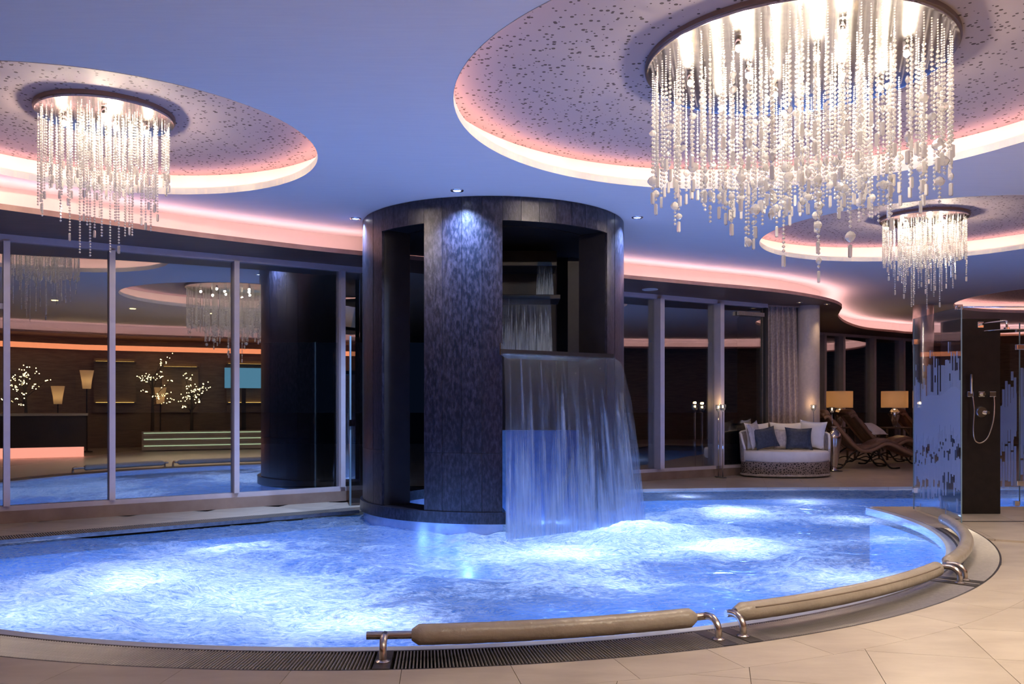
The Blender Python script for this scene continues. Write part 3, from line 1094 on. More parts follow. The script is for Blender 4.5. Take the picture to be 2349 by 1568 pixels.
gt = grating('overflow_grating', 'curved slatted steel overflow grating along the front pool edge')
posts = [.062, .383, .412, .832, .856]
pitch = .0178 / ((PR + GO) / 2)
angs = []
a = TH0 + .01
while a < GE:
    if not any(abs(a - p) < .0082 for p in posts):
        angs.append(a)
    a += pitch
def slat_mb(mb, a):
    w = .0040
    dr = Vector((sin(a), -cos(a))); dt = Vector((cos(a), sin(a)))
    p0, p1 = PC + dr * (PR + .022), PC + dr * (GO - .012)
    V = []
    for (p, k) in ((p0, 1), (p1, 1)):
        V += [(p - dt * w).to_tuple() + (-.03,), (p - dt * w).to_tuple() + (-.004,), (p - dt * w * .5).to_tuple() + (0,), (p + dt * w * .5).to_tuple() + (0,), (p + dt * w).to_tuple() + (-.004,), (p + dt * w).to_tuple() + (-.03,)]
    mb.add(V, [(0, 6, 7, 1), (1, 7, 8, 2), (2, 8, 9, 3), (3, 9, 10, 4), (4, 10, 11, 5), (0, 1, 2, 3, 4, 5), (11, 10, 9, 8, 7, 6)])


vis = sorted(angs, key=lambda a: (0 if visible(PC + Vector((sin(a), -cos(a))) * 5.7, 20) else 1, abs(a - .12)))
near, rest_ = vis[:300], vis[300:]
m0 = MB(); slat_mb(m0, 0.0)
off0 = Vector((PC.x, PC.y, 0))
me0 = m0.mesh('slat', M['slat'], False, off0)
for a in near:
    o = link('slat', me0, gt, off0)
    o.rotation_euler = (0, 0, a)
mb = MB()
for a in rest_:
    slat_mb(mb, a)
part('remaining_slats', mb, M['slat'], gt, kind='stuff')
for (r0, r1) in ((PR + .004, PR + .022), (GO - .012, GO + .003)):
    A, B = arc(r0, TH0, GE, 120), arc(r1, TH0, GE, 120)
    mb = MB()
    mb.strip([(p.x, p.y, -.001) for p in A], [(p.x, p.y, -.001) for p in B])
    mb.strip([(p.x, p.y, -.04) for p in A], [(p.x, p.y, -.001) for p in A])
    mb.strip([(p.x, p.y, -.001) for p in B], [(p.x, p.y, -.04) for p in B])
    part('edge_bar', mb, M['slat_dark'], gt)
for a in posts:
    g = .0075
    A, B = arc(PR + .02, a - g, a + g, 2), arc(GO - .01, a - g, a + g, 2)
    mb = MB().add([(p.x, p.y, .0015) for p in A] + [(p.x, p.y, .0015) for p in B], [(0, 3, 4, 1), (1, 4, 5, 2)])
    mb.f = [tuple(reversed(f)) for f in mb.f] if False else mb.f
    part('cover_plate', extrude_down(mb, .03), M['slat_dark'], gt)

g2 = grating('back_grating', 'straight slatted grating between the back pool edge and the left windows')
Lb = (BL1 - P0).length
def bslat(mb, s):
    mb.seg(P0, BL1, s - .006, s + .006, .02, gw - .015, -.03, 0)
m0 = MB(); bslat(m0, .3)
base = P0 + bd * .3
me1 = m0.mesh('slat', M['slat'], False, (base.x, base.y, 0))
s = .5; cnt = 0
while s < Lb - .02:
    p = P0 + bd * s
    if visible(p, 20):
        link('slat', me1, g2, (p.x, p.y, 0)); cnt += 1
    s += .0225
for (t0, t1) in ((0.004, .02), (gw - .015, gw)):
    part('edge_bar', MB().seg(P0, BL1, .3, Lb, t0, t1, -.04, -.001), M['slat_dark'], g2)

# ================================================================== NECK-REST RAILS
RR, RZ = 5.575, .098
def ring_pt(r, a, z):
    p = PC + Vector((sin(a), -cos(a))) * r
    return Vector((p.x, p.y, z))


def rail(nm, label, c0, c1, ends, tleft=None, piping=False, grp='padded neck rests along the pool edge'):
    am = (c0 + c1) / 2
    rt = thing(nm, label, 'neck rest', ring_pt(5.7, am, 0), grp)
    n = 44
    pts, rs = [], []
    L_ = (c1 - c0)
    for k in range(n + 1):
        t = k / n
        e = min(t, 1 - t) * L_ * RR
        rad = .054 * min(1, sqrt(max(0.0, 1 - max(0, (.03 - e) / .03) ** 2)) * .45 + .55)
        rad += .0018 * noise.noise(Vector((t * 38, c0 * 9, 0)))
        pts.append(ring_pt(RR, c0 + L_ * t, RZ))
        rs.append(rad)
    cu = part('cushion', MB().tube(pts, rs, 18), M['vinyl'], rt, True, auto=50)
    if piping:
        off = rootloc(cu)
        part('piping', MB().tube([ring_pt(RR + .046, c0 + L_ * k / 40, RZ + .030) for k in range(2, 39)], .0045, 6), M['piping'], cu, True)
    # steel bar that runs through the cushion
    a0 = min([c0 - .004] + [e for e in ends]); a1 = max([c1 + .004] + [e for e in ends])
    if tleft is not None:
        a0 = tleft - .014
    for (x0_, x1_) in ((a0 - .003, c0 + .006), (c1 - .006, a1 + .003)):
        if x1_ - x0_ > .012:
            part('bar', MB().tube([ring_pt(RR, x0_ + (x1_ - x0_) * k / 4, RZ) for k in range(5)], .0205, 14), M['steel'], rt, True, auto=50)
    for e in ends:
        bend = [ring_pt(5.705, e, .003), ring_pt(5.705, e, .045), ring_pt(5.698, e, .07), ring_pt(5.675, e, .095), ring_pt(5.64, e, .108), ring_pt(RR + .01, e, RZ + .006)]
        po = part('post', MB().tube(crom(bend, 4), .0195, 14), M['steel'], rt, True, auto=50)
        q_ = ring_pt(5.705, e, 0)
        part('flange', MB().lathe([(.036, .002), (.036, .006), (.026, .012), (.021, .014)], 20, q_), M['steel'], po, True, auto=40)
    return rt


rail('neck_rest', 'longest padded beige neck rest, nearest the camera, with a steel T-post', .0865, .371, [.062, .383], tleft=.062)
rail('neck_rest', 'curved beige neck rest with dark piping, between two bent steel posts', .420, .824, [.412, .832], piping=True)
rail('neck_rest', 'taupe neck rest curving away towards the glass shower screen', .862, 1.365, [.856])

# ================================================================== CHANDELIERS
def bead_mesh(length, bead, big, seed, tail=True):
    rg = random.Random(seed)
    mb = MB()
    z = -.02
    # short chain at the top
    step = bead * 1.02
    first = True
    def gem(z, r, h, seg=6):
        mb.lathe([(r * .15, h * .5), (r * .85, h * .2), (r, 0), (r * .85, -h * .2), (r * .15, -h * .5)], seg, (0, 0, z))
    end = -length
    while z > end + (.07 if tail else 0):
        if big and rg.random() < (.0 if z > -.25 else .05 if z > -.75 else .16):
            r = bead * rg.uniform(.65, 1.35 if z < -.7 else 1.0)
            z -= r
            mb.lathe([(r * .1, r), (r * .62, r * .72), (r, r * .2), (r, -r * .2), (r * .62, -r * .72), (r * .1, -r)], 8, (0, 0, z), 1, .55)
            z -= r + bead * .5
        else:
            sc = 1 if z < (-.20 if big else -.10) else .55
            gem(z, bead * .40 * sc, bead * .84 * sc)
            z -= step * sc
    if tail:
        w = bead * .50
        h = bead * (2.7 if big else 2.6)
        mb.lathe([(w * .5, 0), (w, -.006), (w, -h), (w * .6, -h - .006)], 4, (0, 0, z))
    return mb


def chandelier(label, c, R, rings, bead, big, lens, spread, bulbs, bulbmat, watt):
    cx, cy = c
    zc = REC
    rt = thing('crystal_chandelier', label, 'chandelier', (cx, cy, zc), 'crystal chandeliers in the ceiling recesses')
    part('ceiling_plate', MB().lathe([(.002, -.045), (R - .02, -.045), (R, -.05), (R, -.034)], 96, (cx, cy, zc), cap=False), M['plate'], rt, auto=30)
    part('plate_rim', MB().lathe([(R - .005, -.034), (R + .012, -.03), (R + .012, -.0), (R - .005, -.0)], 96, (cx, cy, zc), cap=False), M['platerim'], rt, auto=30)
    for (bx, by) in bulbs:
        q_ = (cx + bx, cy + by, zc - .05)
        sk = part('socket', MB().lathe([(.022, 0), (.022, -.05), (.014, -.06)], 14, q_), M['chrome'], rt, True, auto=40)
        part('bulb', MB().lathe([(.010, -.055), (.017, -.068), (.017, -.085), (.004, -.098)], 12, q_), M[bulbmat], sk, True)
    pool_m = {}
    rg = random.Random(int(R * 1000))
    for (rad, cnt) in rings:
        for k in range(cnt):
            an = 2 * pi * (k + rg.uniform(-.25, .25)) / cnt
            rr_ = rad + rg.uniform(-.02, .02)
            t = 1 - rad / R
            ln = lens[0] + (lens[1] - lens[0]) * (t ** .8) * spread
            if rg.random() < .30:
                ln += (lens[2] - lens[1]) * rg.uniform(.25, 1.0) * (.35 + .65 * t)
            else:
                ln += rg.uniform(-.06, .06)
            key = round(ln / .05)
            vr = rg.randrange(3 if big else 2)
            if (key, vr) not in pool_m:
                pool_m[(key, vr)] = bead_mesh(key * .05, bead, big, key * 7 + vr, tail=(vr != 1)).mesh('crystal_strand', M['crystal'])
            o = link('crystal_strand', pool_m[(key, vr)], rt, (rr_ * cos(an), rr_ * sin(an), -.047))
            o.rotation_euler = (0, 0, rg.uniform(0, 6.28))
    return rt


def ringpts(lst):
    out = []
    for (r, n, a) in lst:
        out += [(r * cos(a + 2 * pi * k / n), r * sin(a + 2 * pi * k / n)) for k in range(n)]
    return out


chandelier('huge crystal chandelier on a mirror plate, largest of all', (1.93, 5.80), 1.0,
           [(.95, 78), (.80, 40), (.62, 36), (.46, 28), (.30, 18), (.14, 8)], .028, True, (.72, .98, 1.56), 1.0,
           ringpts([(.70, 7, .3), (.33, 4, .1)]), 'bulb', 60)
small = ([(.47, 56), (.385, 34), (.29, 30), (.19, 20), (.08, 8)], .022, False, (.50, .60, 1.42), 1.0, ringpts([(.30, 4, .4), (.08, 1, 0)]), 'bulb_small', 50)
chandelier('small crystal chandelier over the left end of the pool', (-3.28, 6.87), .51, *small)
chandelier('small crystal chandelier hanging beyond the huge one, above the shower', (5.18, 10.70), .51, *small)

# ================================================================== SEATING CORNER
def pillow_mb(w, h, t, n=10):
    mb = MB()
    V, Fc = [], []
    for side in (1, -1):
        for j in range(n + 1):
            for i in range(n + 1):
                u, v = i / n * 2 - 1, j / n * 2 - 1
                puff = (max(0, 1 - abs(u) ** 2.6) * max(0, 1 - abs(v) ** 2.6)) ** .55
                pin = 1 - .09 * (u * u * (1 - v * v) + v * v * (1 - u * u)) * 1.0
                cr = 1 + .05 * (u * u * v * v)
                x = u * w / 2 * (1 - .07 * (1 - v * v) * abs(u)) * cr
                z = v * h / 2 * (1 - .07 * (1 - u * u) * abs(v)) * cr
                y = side * t / 2 * puff + .006 * noise.noise(Vector((u * 2.3, v * 2.3, side + w * 9)))
                V.append((x, y, z))
    k = (n + 1) ** 2
    for j in range(n):
        for i in range(n):
            a = j * (n + 1) + i
            Fc.append((a, a + 1, a + n + 2, a + n + 1))
            Fc.append((k + a, k + a + n + 1, k + a + n + 2, k + a + 1))
    # rim
    rim = [i for i in range(n + 1)] + [j * (n + 1) + n for j in range(1, n + 1)] + [n * (n + 1) + i for i in range(n - 1, -1, -1)] + [j * (n + 1) for j in range(n - 1, 0, -1)]
    for a, b in zip(rim, rim[1:] + rim[:1]):
        Fc.append((b, a, a + k, b + k))
    return mb.add(V, Fc)


def pillow(name, label, mat, w, h, t, loc, rx=0, ry=0, rz=0, grp='pillows on the round daybed', piped=False):
    """loc: centre of the pillow's bottom edge"""
    me = pillow_mb(w, h, t).mesh(name, M[mat], True)
    Rm = Matrix.Rotation(rz, 4, 'Z') @ Matrix.Rotation(rx, 4, 'X') @ Matrix.Rotation(ry, 4, 'Y')
    me.transform(Rm)
    o = link(name, me, None, (loc[0], loc[1], loc[2] - min(v.co.z for v in me.vertices)))
    tag(o, label, 'pillow', grp)
    return o


DX, DY = 4.81, 14.97
da_, db_ = .78, .46
db = thing('daybed', 'round white and grey rattan daybed by the curtain', 'daybed', (DX, DY, 0))
part('foot_ring', MB().lathe([(.70, .0), (.71, .03)], 56, (DX, DY, 0), 1, db_ / da_), M['iron'], db)
part('base', MB().lathe([(.755, .02), (.77, .035), (.765, .24), (.775, .265), (.74, .27)], 72, (DX, DY, 0), 1, db_ / da_), M['wicker'], db, auto=40)
part('base_rim', MB().lathe([(.765, .018), (.785, .03), (.785, .05), (.765, .062)], 72, (DX, DY, 0), 1, db_ / da_, cap=False), M['cream'], db, True, label='smooth woven bottom edge')
# seat cushion (rounded)
part('seat_cushion', MB().lathe([(.60, .265), (.735, .27), (.765, .30), (.77, .36), (.765, .42), (.735, .45), (.6, .46), (.002, .465)], 72, (DX, DY, 0), 1, db_ / da_), M['cushion'], db, True, auto=50)
# flared back: from left arm round the rear to the right arm
V0, V1, V2, V3 = [], [], [], []
nb_ = 40
for k in range(nb_ + 1):
    a = radians(-14) + radians(208) * k / nb_
    t = abs(k / nb_ - .5) * 2
    hgt = .80 - .10 * t ** 2.5
    if t > .86:
        hgt -= (t - .86) / .14 * .22
    fl_ = .10 - .095 * t
    ex, ey = cos(a), sin(a) * db_ / da_
    V0.append((DX + ex * .775, DY + ey * .775, .26)); V1.append((DX + ex * (.775 + fl_), DY + ey * (.775 + fl_), hgt))
    V2.append((DX + ex * (.735 + fl_), DY + ey * (.735 + fl_), hgt)); V3.append((DX + ex * .735, DY + ey * .735, .26))
mb = MB(); mb.strip(V0, V1); mb.strip(V1, V2); mb.strip(V2, V3)
for kk in (0, nb_):
    mb.add([V0[kk], V1[kk], V2[kk], V3[kk]], [(0, 1, 2, 3)])
part('backrest', mb, M['cream'], db, auto=40)
part('back_rim', MB().tube([((Vector(a) + Vector(b)) / 2) for a, b in zip(V1, V2)], .022, 8), M['cushion'], db, True)
sz = .462
pillow('pillow', 'white pillow at the left back of the round daybed', 'cushion', .50, .46, .17, (DX - .42, DY + .20, sz), -.22, 0, .35)
pillow('pillow', 'wide white pillow at the middle back of the round daybed', 'cushion', .58, .47, .17, (DX + .12, DY + .26, sz), -.22, 0, -.05)
pillow('pillow', 'white pillow against the right arm of the round daybed', 'cushion', .46, .48, .16, (DX + .52, DY + .15, sz), -.22, .08, -.55)
pillow('pillow', 'pale streaked pillow tilted against the left arm of the daybed', 'stripe', .42, .44, .13, (DX - .54, DY + .0, sz), -.18, -.16, .85)
pillow('pillow', 'small cream pillow half hidden behind the square navy pillow', 'cream', .30, .36, .11, (DX - .02, DY + .06, sz), -.25, .03, -.1)
pillow('pillow', 'navy pillow leaning to the left on the round daybed', 'navy', .44, .36, .14, (DX - .37, DY - .08, sz), -.30, -.16, .22)
pillow('pillow', 'square navy pillow upright on the right of the daybed', 'navy', .45, .38, .14, (DX + .22, DY - .06, sz), -.26, .03, -.06)

# columns
cy_ = (5.56, 15.95)
c1 = part('column_1', MB().lathe([(.203, 0), (.203, LIPZ)], 48, (cy_[0], cy_[1], 0)), M['column'], kind='structure', auto=40)
tag(c1, 'plain beige round column between curtain and loungers', 'column')
c2 = part('column_2', MB().lathe([(.21, 0), (.21, CEIL)], 40, (8.9, 18.4, 0)), M['silver'], kind='structure', auto=40)
tag(c2, 'silver mosaic round column seen through the shower screen', 'column')

# curtain
mb = MB()
A, B = [], []
nC = 90
cA, cB = Vector((4.74, 15.76)), Vector((5.40, 15.92))
for side in (0, 1):
    for zz in (0.02, .8, 1.6, 2.4, 3.08):
        row = []
        for k in range(nC + 1):
            t = k / nC
            wv_ = .045 * sin(t * 2 * pi * 5.5 + .3 * sin(zz)) + .015 * sin(t * 31 + zz)
            spread = 1 - .12 * (zz / 3.1)
            p = cA + (cB - cA) * t * spread
            row.append((p.x, p.y + wv_ + side * .012, zz))
        A.append(row)
for side in (0, 5):
    for r_ in range(4):
        mb.strip(A[side + r_], A[side + r_ + 1])
cu = thing('curtain', 'floor length mauve brocade curtain beside the right windows', 'curtain', (5.0, 15.7, 0))
part('drape', mb, M['curtain'], cu, True)
part('track', MB().seg(cA, cB, -.05, .72, -.03, .03, 3.07, 3.098), M['slat'], cu)

# urn with candle, candle stands
def candle_glass(rt, x, y, z, wide=.055):
    bw = part('glass_bowl', MB().lathe([(.006, 0), (.02, .012), (wide * .8, .05), (wide, .095), (wide * .94, .135), (wide * .90, .135), (wide * .95, .095), (wide * .74, .052), (.01, .02)], 24, (x, y, z), cap=False), M['clear'], rt, True)
    cdl = part('candle', MB().lathe([(wide * .6, .035), (wide * .62, .07), (.004, .072)], 16, (x, y, z)), M['wax'], rt, True, auto=40)
    part('flame', MB().lathe([(.002, .074), (.011, .088), (.009, .1), (.001, .118)], 10, (x, y, z)), M['flame'], cdl, True)
    lamp('candle_light', 'POINT', (x, y, z + .16), 1.2, (1, .6, .25), .02)


ux_, uy_ = 6.06, 16.02
ur = thing('floor_vase', 'tall silver mosaic floor vase right of the daybed', 'vase', (ux_, uy_, 0))
part('body', MB().lathe([(.075, .0), (.09, .02), (.062, .05), (.075, .12), (.115, .40), (.138, .62), (.132, .70), (.09, .76), (.055, .79)], 32, (ux_, uy_, 0)), M['silver'], ur, True, auto=60)
part('neck', MB().lathe([(.055, .785), (.05, .81), (.072, .835), (.075, .845), (.05, .842), (.045, .80)], 28, (ux_, uy_, 0), cap=False), M['silver'], ur, True)
part('foot_plate', MB().lathe([(.16, .0), (.16, .012), (.07, .018)], 28, (ux_, uy_, 0)), M['slat_dark'], ur, auto=40)
hv = thing('candle_holder', 'glass candle bowl on a thin stem rising from the silver floor vase', 'candle holder', (ux_, uy_, .80), 'glass candle bowls on stems')
part('stem', MB().tube([(ux_ - .02, uy_, .79), (ux_ - .03, uy_, 1.08)], .007, 8), M['chrome'], hv, True)
candle_glass(hv, ux_ - .03, uy_, 1.075)
for (px, Y, z, lb) in [(1658, 14.62, 1.13, 'glass candle bowl on a floor stem left of the daybed'), (1648, 14.76, 1.12, 'second glass candle bowl just behind the one left of the daybed'), (1866, 15.6, 1.12, 'glass candle bowl in front of the plain column, stem behind the daybed')]:
    x = (px - CX) / F * Y
    h_ = thing('candle_stand', lb, 'candle holder', (x, Y, 0), 'glass candle bowls on stems')
    part('foot', MB().bbox(x - .055, x + .055, Y - .055, Y + .055, 0, .014, .004), M['slat_dark'], h_)
    part('stem', MB().tube([(x, Y, .01), (x, Y, z + .006)], .008, 8), M['chrome'], h_, True)
    candle_glass(h_, x, Y, z)

# side tables + lamps
LY = 19.3
for (px, lb, lb2) in [(1926, 'table lamp with beige drum shade, nearer the plain column', 'dark side table under the lamp nearer the plain column'), (2052, 'table lamp with beige drum shade, beside the glass shower screen', 'dark side table under the lamp beside the glass screen')]:
    x = (px - CX) / F * LY
    zt = .735
    tb = thing('side_table', lb2, 'table', (x, LY, 0), 'side tables under the lamps')
    part('table_top', MB().bbox(x - .3, x + .3, LY - .25, LY + .25, zt - .03, zt, .006), M['wood'], tb)
    for sx in (-1, 1):
        for sy in (-1, 1):
            part('leg', MB().bbox(x + sx * .26 - .02, x + sx * .26 + .02, LY + sy * .21 - .02, LY + sy * .21 + .02, 0, zt - .028, .004), M['wood'], tb)
    lp = thing('table_lamp', lb, 'lamp', (x, LY, zt), 'lamps beside the loungers')
    part('base', MB().lathe([(.06, 0), (.065, .012), (.035, .03), (.04, .05), (.085, .16), (.115, .28), (.112, .35), (.07, .40), (.045, .42)], 28, (x, LY, zt)), M['silver'], lp, True, auto=60)
    part('neck', MB().lathe([(.05, .415), (.052, .43), (.018, .44), (.012, .50)], 20, (x, LY, zt)), M['chrome'], lp, True, auto=50)
    part('shade', MB().lathe([(.285, .44), (.285, .815), (.279, .815), (.279, .44), (.285, .44)], 48, (x, LY, zt), cap=False), M['shade'], lp, auto=40)
    part('bulb', MB().ball((x, LY, zt + .58), .035, 2), M['flame'], lp, True)
    lamp('lamp_light', 'POINT', (x, LY, zt + .60), 7, (1, .68, .36), .05)


# loungers
def lounger(label, loc, mir=1, ang=0.0, zs=1.0):
    rt = thing('chaise_lounger', label, 'lounger', loc, 'brown loungers by the far windows')
    rt.rotation_euler = (0, 0, ang)
    prof = [(-.02, 1.03), (.06, 1.06), (.14, .98), (.36, .72), (.58, .48), (.76, .385), (.95, .42), (1.18, .53), (1.34, .50), (1.55, .39), (1.80, .28), (1.92, .25)]
    pr = crom([(x, 0, z) for (x, z) in prof], 4)
    W = .34
    def pp(nm, mb, mat, smooth=True, auto=None, par=None, label=None):
        me = mb.mesh(nm, M[mat], smooth)
        o = link(nm, me, par or rt)
        if label: o['label'] = label
        return o
    for sy in (-1, 1):
        pp('side_rail', MB().tube([(p.x, sy * W, p.z - .045) for p in pr], .034, 10), 'leather_tan')
    # cushion slab with channels
    V, Fc = [], []
    for i, p in enumerate(pr):
        a = pr[max(0, i - 1)]; b = pr[min(len(pr) - 1, i + 1)]
        d = (b - a).normalized(); nrm = Vector((-d.z, 0, d.x))
        if nrm.z < 0 and i > 3: nrm = -nrm
        thk = .075 if i % 4 else .055
        for (w_, o_) in ((-W + .05, -.02), (-W + .04, thk * .7), (-.15, thk), (.15, thk), (W - .04, thk * .7), (W - .05, -.02)):
            q_ = p + nrm * o_
            V.append((q_.x, w_, q_.z - .02))
    for i in range(len(pr) - 1):
        for k in range(6):
            k2 = (k + 1) % 6
            Fc.append((i * 6 + k, i * 6 + k2, (i + 1) * 6 + k2, (i + 1) * 6 + k))
    Fc.append((5, 4, 3, 2, 1, 0)); e = (len(pr) - 1) * 6
    Fc.append(tuple(e + k for k in range(6)))
    mb = MB(); mb.add(V, Fc)
    pp('cushion', mb, 'leather')
    pp('head_roll', MB().tube([(.06, -W + .03, 1.07), (.06, -.2, 1.08), (.06, .2, 1.08), (.06, W - .03, 1.07)], [.05, .075, .075, .05], 12), 'leather_tan')
    for sy in (-1, 1):
        y = sy * (W - .02)
        # scrolled iron support
        pp('leg', MB().tube(crom([(.66, y, .38), (.50, y, .26), (.40, y, .10), (.30, y, .012), (.16, y, .02)], 4), .017, 8), 'iron')
        pp('leg', MB().tube(crom([(.98, y, .40), (1.10, y, .25), (1.20, y, .10), (1.30, y, .012), (1.46, y, .02)], 4), .017, 8), 'iron')
        sp = [(.98 + .11 * (1 - t / 14) * cos(t * .62) + .05, y, .34 + .11 * (1 - t / 14) * sin(t * .62)) for t in range(13)]
        pp('scroll', MB().tube(sp, .011, 6), 'iron')
        pp('stretcher', MB().tube(crom([(.42, y, .12), (.62, y, .20), (.84, y, .14), (1.06, y, .20), (1.20, y, .11)], 4), .012, 6), 'iron')
    pp('cross_bar', MB().tube([(.36, -W + .02, .07), (.36, W - .02, .07)], .012, 6), 'iron')
    pp('cross_bar', MB().tube([(1.24, -W + .02, .07), (1.24, W - .02, .07)], .012, 6), 'iron')
    return rt


lounger('brown leather lounger with scrolled iron legs, beside the silver floor vase', (6.12, 16.95, 0), ang=-.02)
lounger('brown lounger holding a white pillow, below the beige lamps', (7.12, 18.2, 0), ang=.03)
lounger('brown lounger mostly hidden behind the glass screen, beyond the far lamp', (9.30, 20.6, 0), ang=0)
pw = pillow('pillow', 'white pillow lying on the far brown lounger', 'cushion', .46, .46, .15, (7.70, 18.15, .60), -1.05, 0, .55, grp=None)

# ================================================================== SHOWER
SX0, SX1, SY0, SY1 = 5.22, 5.69, 9.90, 10.36
sh = thing('shower_column', 'black slab shower column with chrome fittings', 'shower', ((SX0 + SX1) / 2, 10.13, 0))
part('slab', MB().bbox(SX0, SX1, SY0, SY1, 0, 2.275, .006), M['showerstone'], sh)
fy = SY0
# rain head on an arm
ar = part('shower_arm', MB().tube(crom([(5.45, fy + .01, 2.20), (5.46, fy - .15, 2.205), (5.50, fy - .40, 2.205), (5.505, fy - .44, 2.19), (5.505, fy - .44, 2.12)], 4), .012, 10), M['chrome'], sh, True)
part('arm_plate', MB().bbox(5.415, 5.485, fy - .02, fy + .004, 2.165, 2.235, .005), M['chrome'], ar)
hd = part('shower_head', MB().lathe([(.235, 2.088), (.24, 2.092), (.235, 2.097), (.03, 2.102), (.03, 2.13), (.016, 2.135)], 48, (5.505, fy - .44, 0)), M['chrome'], sh, True, auto=30)
# hand shower, outlets, hose, valve
part('hand_shower', MB().tube([(5.325, fy - .05, 1.40), (5.322, fy - .055, 1.45), (5.320, fy - .06, 1.625)], [.012, .017, .020], 10), M['chrome'], sh, True, auto=50)
for (x, w_) in ((5.315, .035), (5.445, .038), (5.575, .038)):
    part('wall_outlet', MB().bbox(x - w_, x + w_, fy - .05, fy + .004, 1.362, 1.425, .006), M['chrome'], sh)
part('outlet_knob', MB().tube([(5.455, fy - .05, 1.393), (5.455, fy - .085, 1.393)], .018, 12), M['chrome'], sh, True, auto=50)
hose = crom([(5.333, fy - .06, 1.36), (5.345, fy - .07, 1.20), (5.335, fy - .07, .98), (5.36, fy - .06, .86), (5.43, fy - .055, .83), (5.51, fy - .06, .90), (5.565, fy - .07, 1.08), (5.585, fy - .06, 1.25), (5.585, fy - .05, 1.37)], 7)
part('hose', MB().tube(hose, .0085, 8), M['steel'], sh, True, label='pale flexible shower hose in a loop')
vl = part('mixer_valve', MB().tube([(5.455, fy + .003, 1.185), (5.455, fy - .025, 1.185), (5.455, fy - .04, 1.185)], [.068, .068, .058], 28), M['chrome'], sh, True, auto=50)
part('mixer_knob', MB().tube([(5.50, fy - .04, 1.180), (5.50, fy - .07, 1.180), (5.50, fy - .09, 1.18)], [.02, .024, .018], 14), M['chrome'], vl, True, auto=50)


def screen(nm, label, A, B, z0, z1, seed, phase, clips, group='patterned glass shower screens'):
    A, B = Vector(A), Vector(B)
    d = (B - A); ln = d.length; d.normalize()
    rt = thing(nm, label, 'glass screen', (A.x, A.y, 0), group)
    part('glass', MB().seg(A, B, 0, ln, -.005, .005, z0, z1), M['clear'], rt)
    eb = MB().seg(A, B, -.002, .0005, -.006, .006, z0, z1).seg(A, B, ln - .0005, ln + .002, -.006, .006, z0, z1)
    part('polished_edge', eb, M['glassedge'], rt)
    rg = random.Random(seed)
    pit, w_ = .036, .031
    fr = MB(); k = 0
    s_ = .01
    bars = []
    while s_ + w_ < ln:
        t = s_ / ln
        w1 = .10 * sin(t * 5 + phase) + .06 * sin(t * 11 + phase * 2)
        top = 1.58 + w1 + rg.choice((-1, 1)) * rg.uniform(.02, .22)
        mid = .70 + .09 * sin(t * 4.2 + 1.0 + phase) + rg.uniform(-.09, .13)
        g = .015 + .10 * rg.random() ** 2
        bot = .40 + .05 * sin(t * 6 + phase) + rg.uniform(-.18, .10)
        seg = [(mid + g, top), (bot, mid - g * .2)]
        if rg.random() < .25:
            seg.append((top + .08, top + .08 + rg.uniform(.05, .14)))
        if rg.random() < .18:
            seg.append((bot - .22, bot - .08))
        wd = pit + .0005 if rg.random() < .66 else w_
        for (a, b) in seg:
            if b > a + .01:
                for sd_ in (.0055,):
                    fr.seg(A, B, s_, s_ + (w_ if b > 1.5 and b - a < .3 or a < .4 and b - a < .2 else w_), sd_, sd_ + .0006, max(a, z0 + .05), min(b, z1 - .05))
        # solid body behind the bars
        fr.seg(A, B, s_ + w_ - .0005, min(ln - .005, s_ + pit + .0005), .0055, .0061, mid + .18 + .03 * sin(k), 1.36 + w1 * .8)
        s_ += pit; k += 1
    part('frosted_pattern', fr, M['frost'], rt, label='frosted vertical bars printed on the glass')
    for (s_, z_) in clips:
        part('clamp', MB().seg(A, B, s_ - .03, s_ + .03, -.02, .02, z_ - .03, z_ + .03), M['chrome'], rt)
    return rt


screen('shower_screen', 'frosted glass screen in front of the shower column, end on to the pool', (4.69, 8.87), (4.82, 10.2), .02, 2.30, 3, .4, [(.12, .035), (1.22, .035), (1.30, 2.02), (1.30, .25)])
screen('shower_screen', 'frosted glass screen right of the black shower column', (5.76, 10.5), (6.265, 10.5), .04, 2.28, 5, 2.0, [(.22, .05), (.47, .05)])
screen('shower_screen', 'frosted glass screen at the picture edge, beyond the clamped joint', (6.275, 10.5), (7.6, 10.5), .04, 2.28, 9, 3.2, [(.2, .05)])
for z_ in (1.98, .30):
    o = part('glass_clamp', MB().bbox(6.225, 6.315, 10.475, 10.525, z_ - .032, z_ + .032, .006), M['chrome'])
    tag(o, 'chrome clamp joining the two right glass screens, ' + ('upper one' if z_ > 1 else 'lower one'), 'clamp', 'chrome clamps on the right screens')
br = thing('support_bar', 'thin chrome bar bracing the top of the front shower screen', 'bar', (4.69, 8.9, 2.30))
part('rod', MB().tube([(4.66, 8.93, 2.302), (8.4, 9.0, 2.302)], .0085, 10), M['chrome'], br, True)
part('bar_clamp', MB().bbox(4.665, 4.725, 8.90, 8.96, 2.27, 2.325, .006), M['chrome'], br)
tr_ = part('floor_channel', MB().bbox(4.80, 8.0, 9.24, 9.285, -.004, .003, .001), M['slat_dark'])
tag(tr_, 'dark drain slot across the floor in front of the shower column', 'drain')

# narrow glass leaf between left windows and tower
gA, gB = Vector((-2.03, 10.68)), Vector((-1.45, 10.98))
gs = thing('glass_leaf', 'clear glass leaf between the left windows and the tower', 'glass screen', (gA.x, gA.y, 0))
part('glass', MB().seg(gA, gB, 0, .27, -.006, .006, .03, 2.12), M['pane'], gs)
part('edge_strip', MB().seg(gA, gB, -.012, .008, -.012, .012, .0, 2.13), M['glassedge'], gs)
part('latch', MB().seg(gA, gB, -.02, .06, -.03, -.006, 1.0, 1.08), M['chrome'], gs)

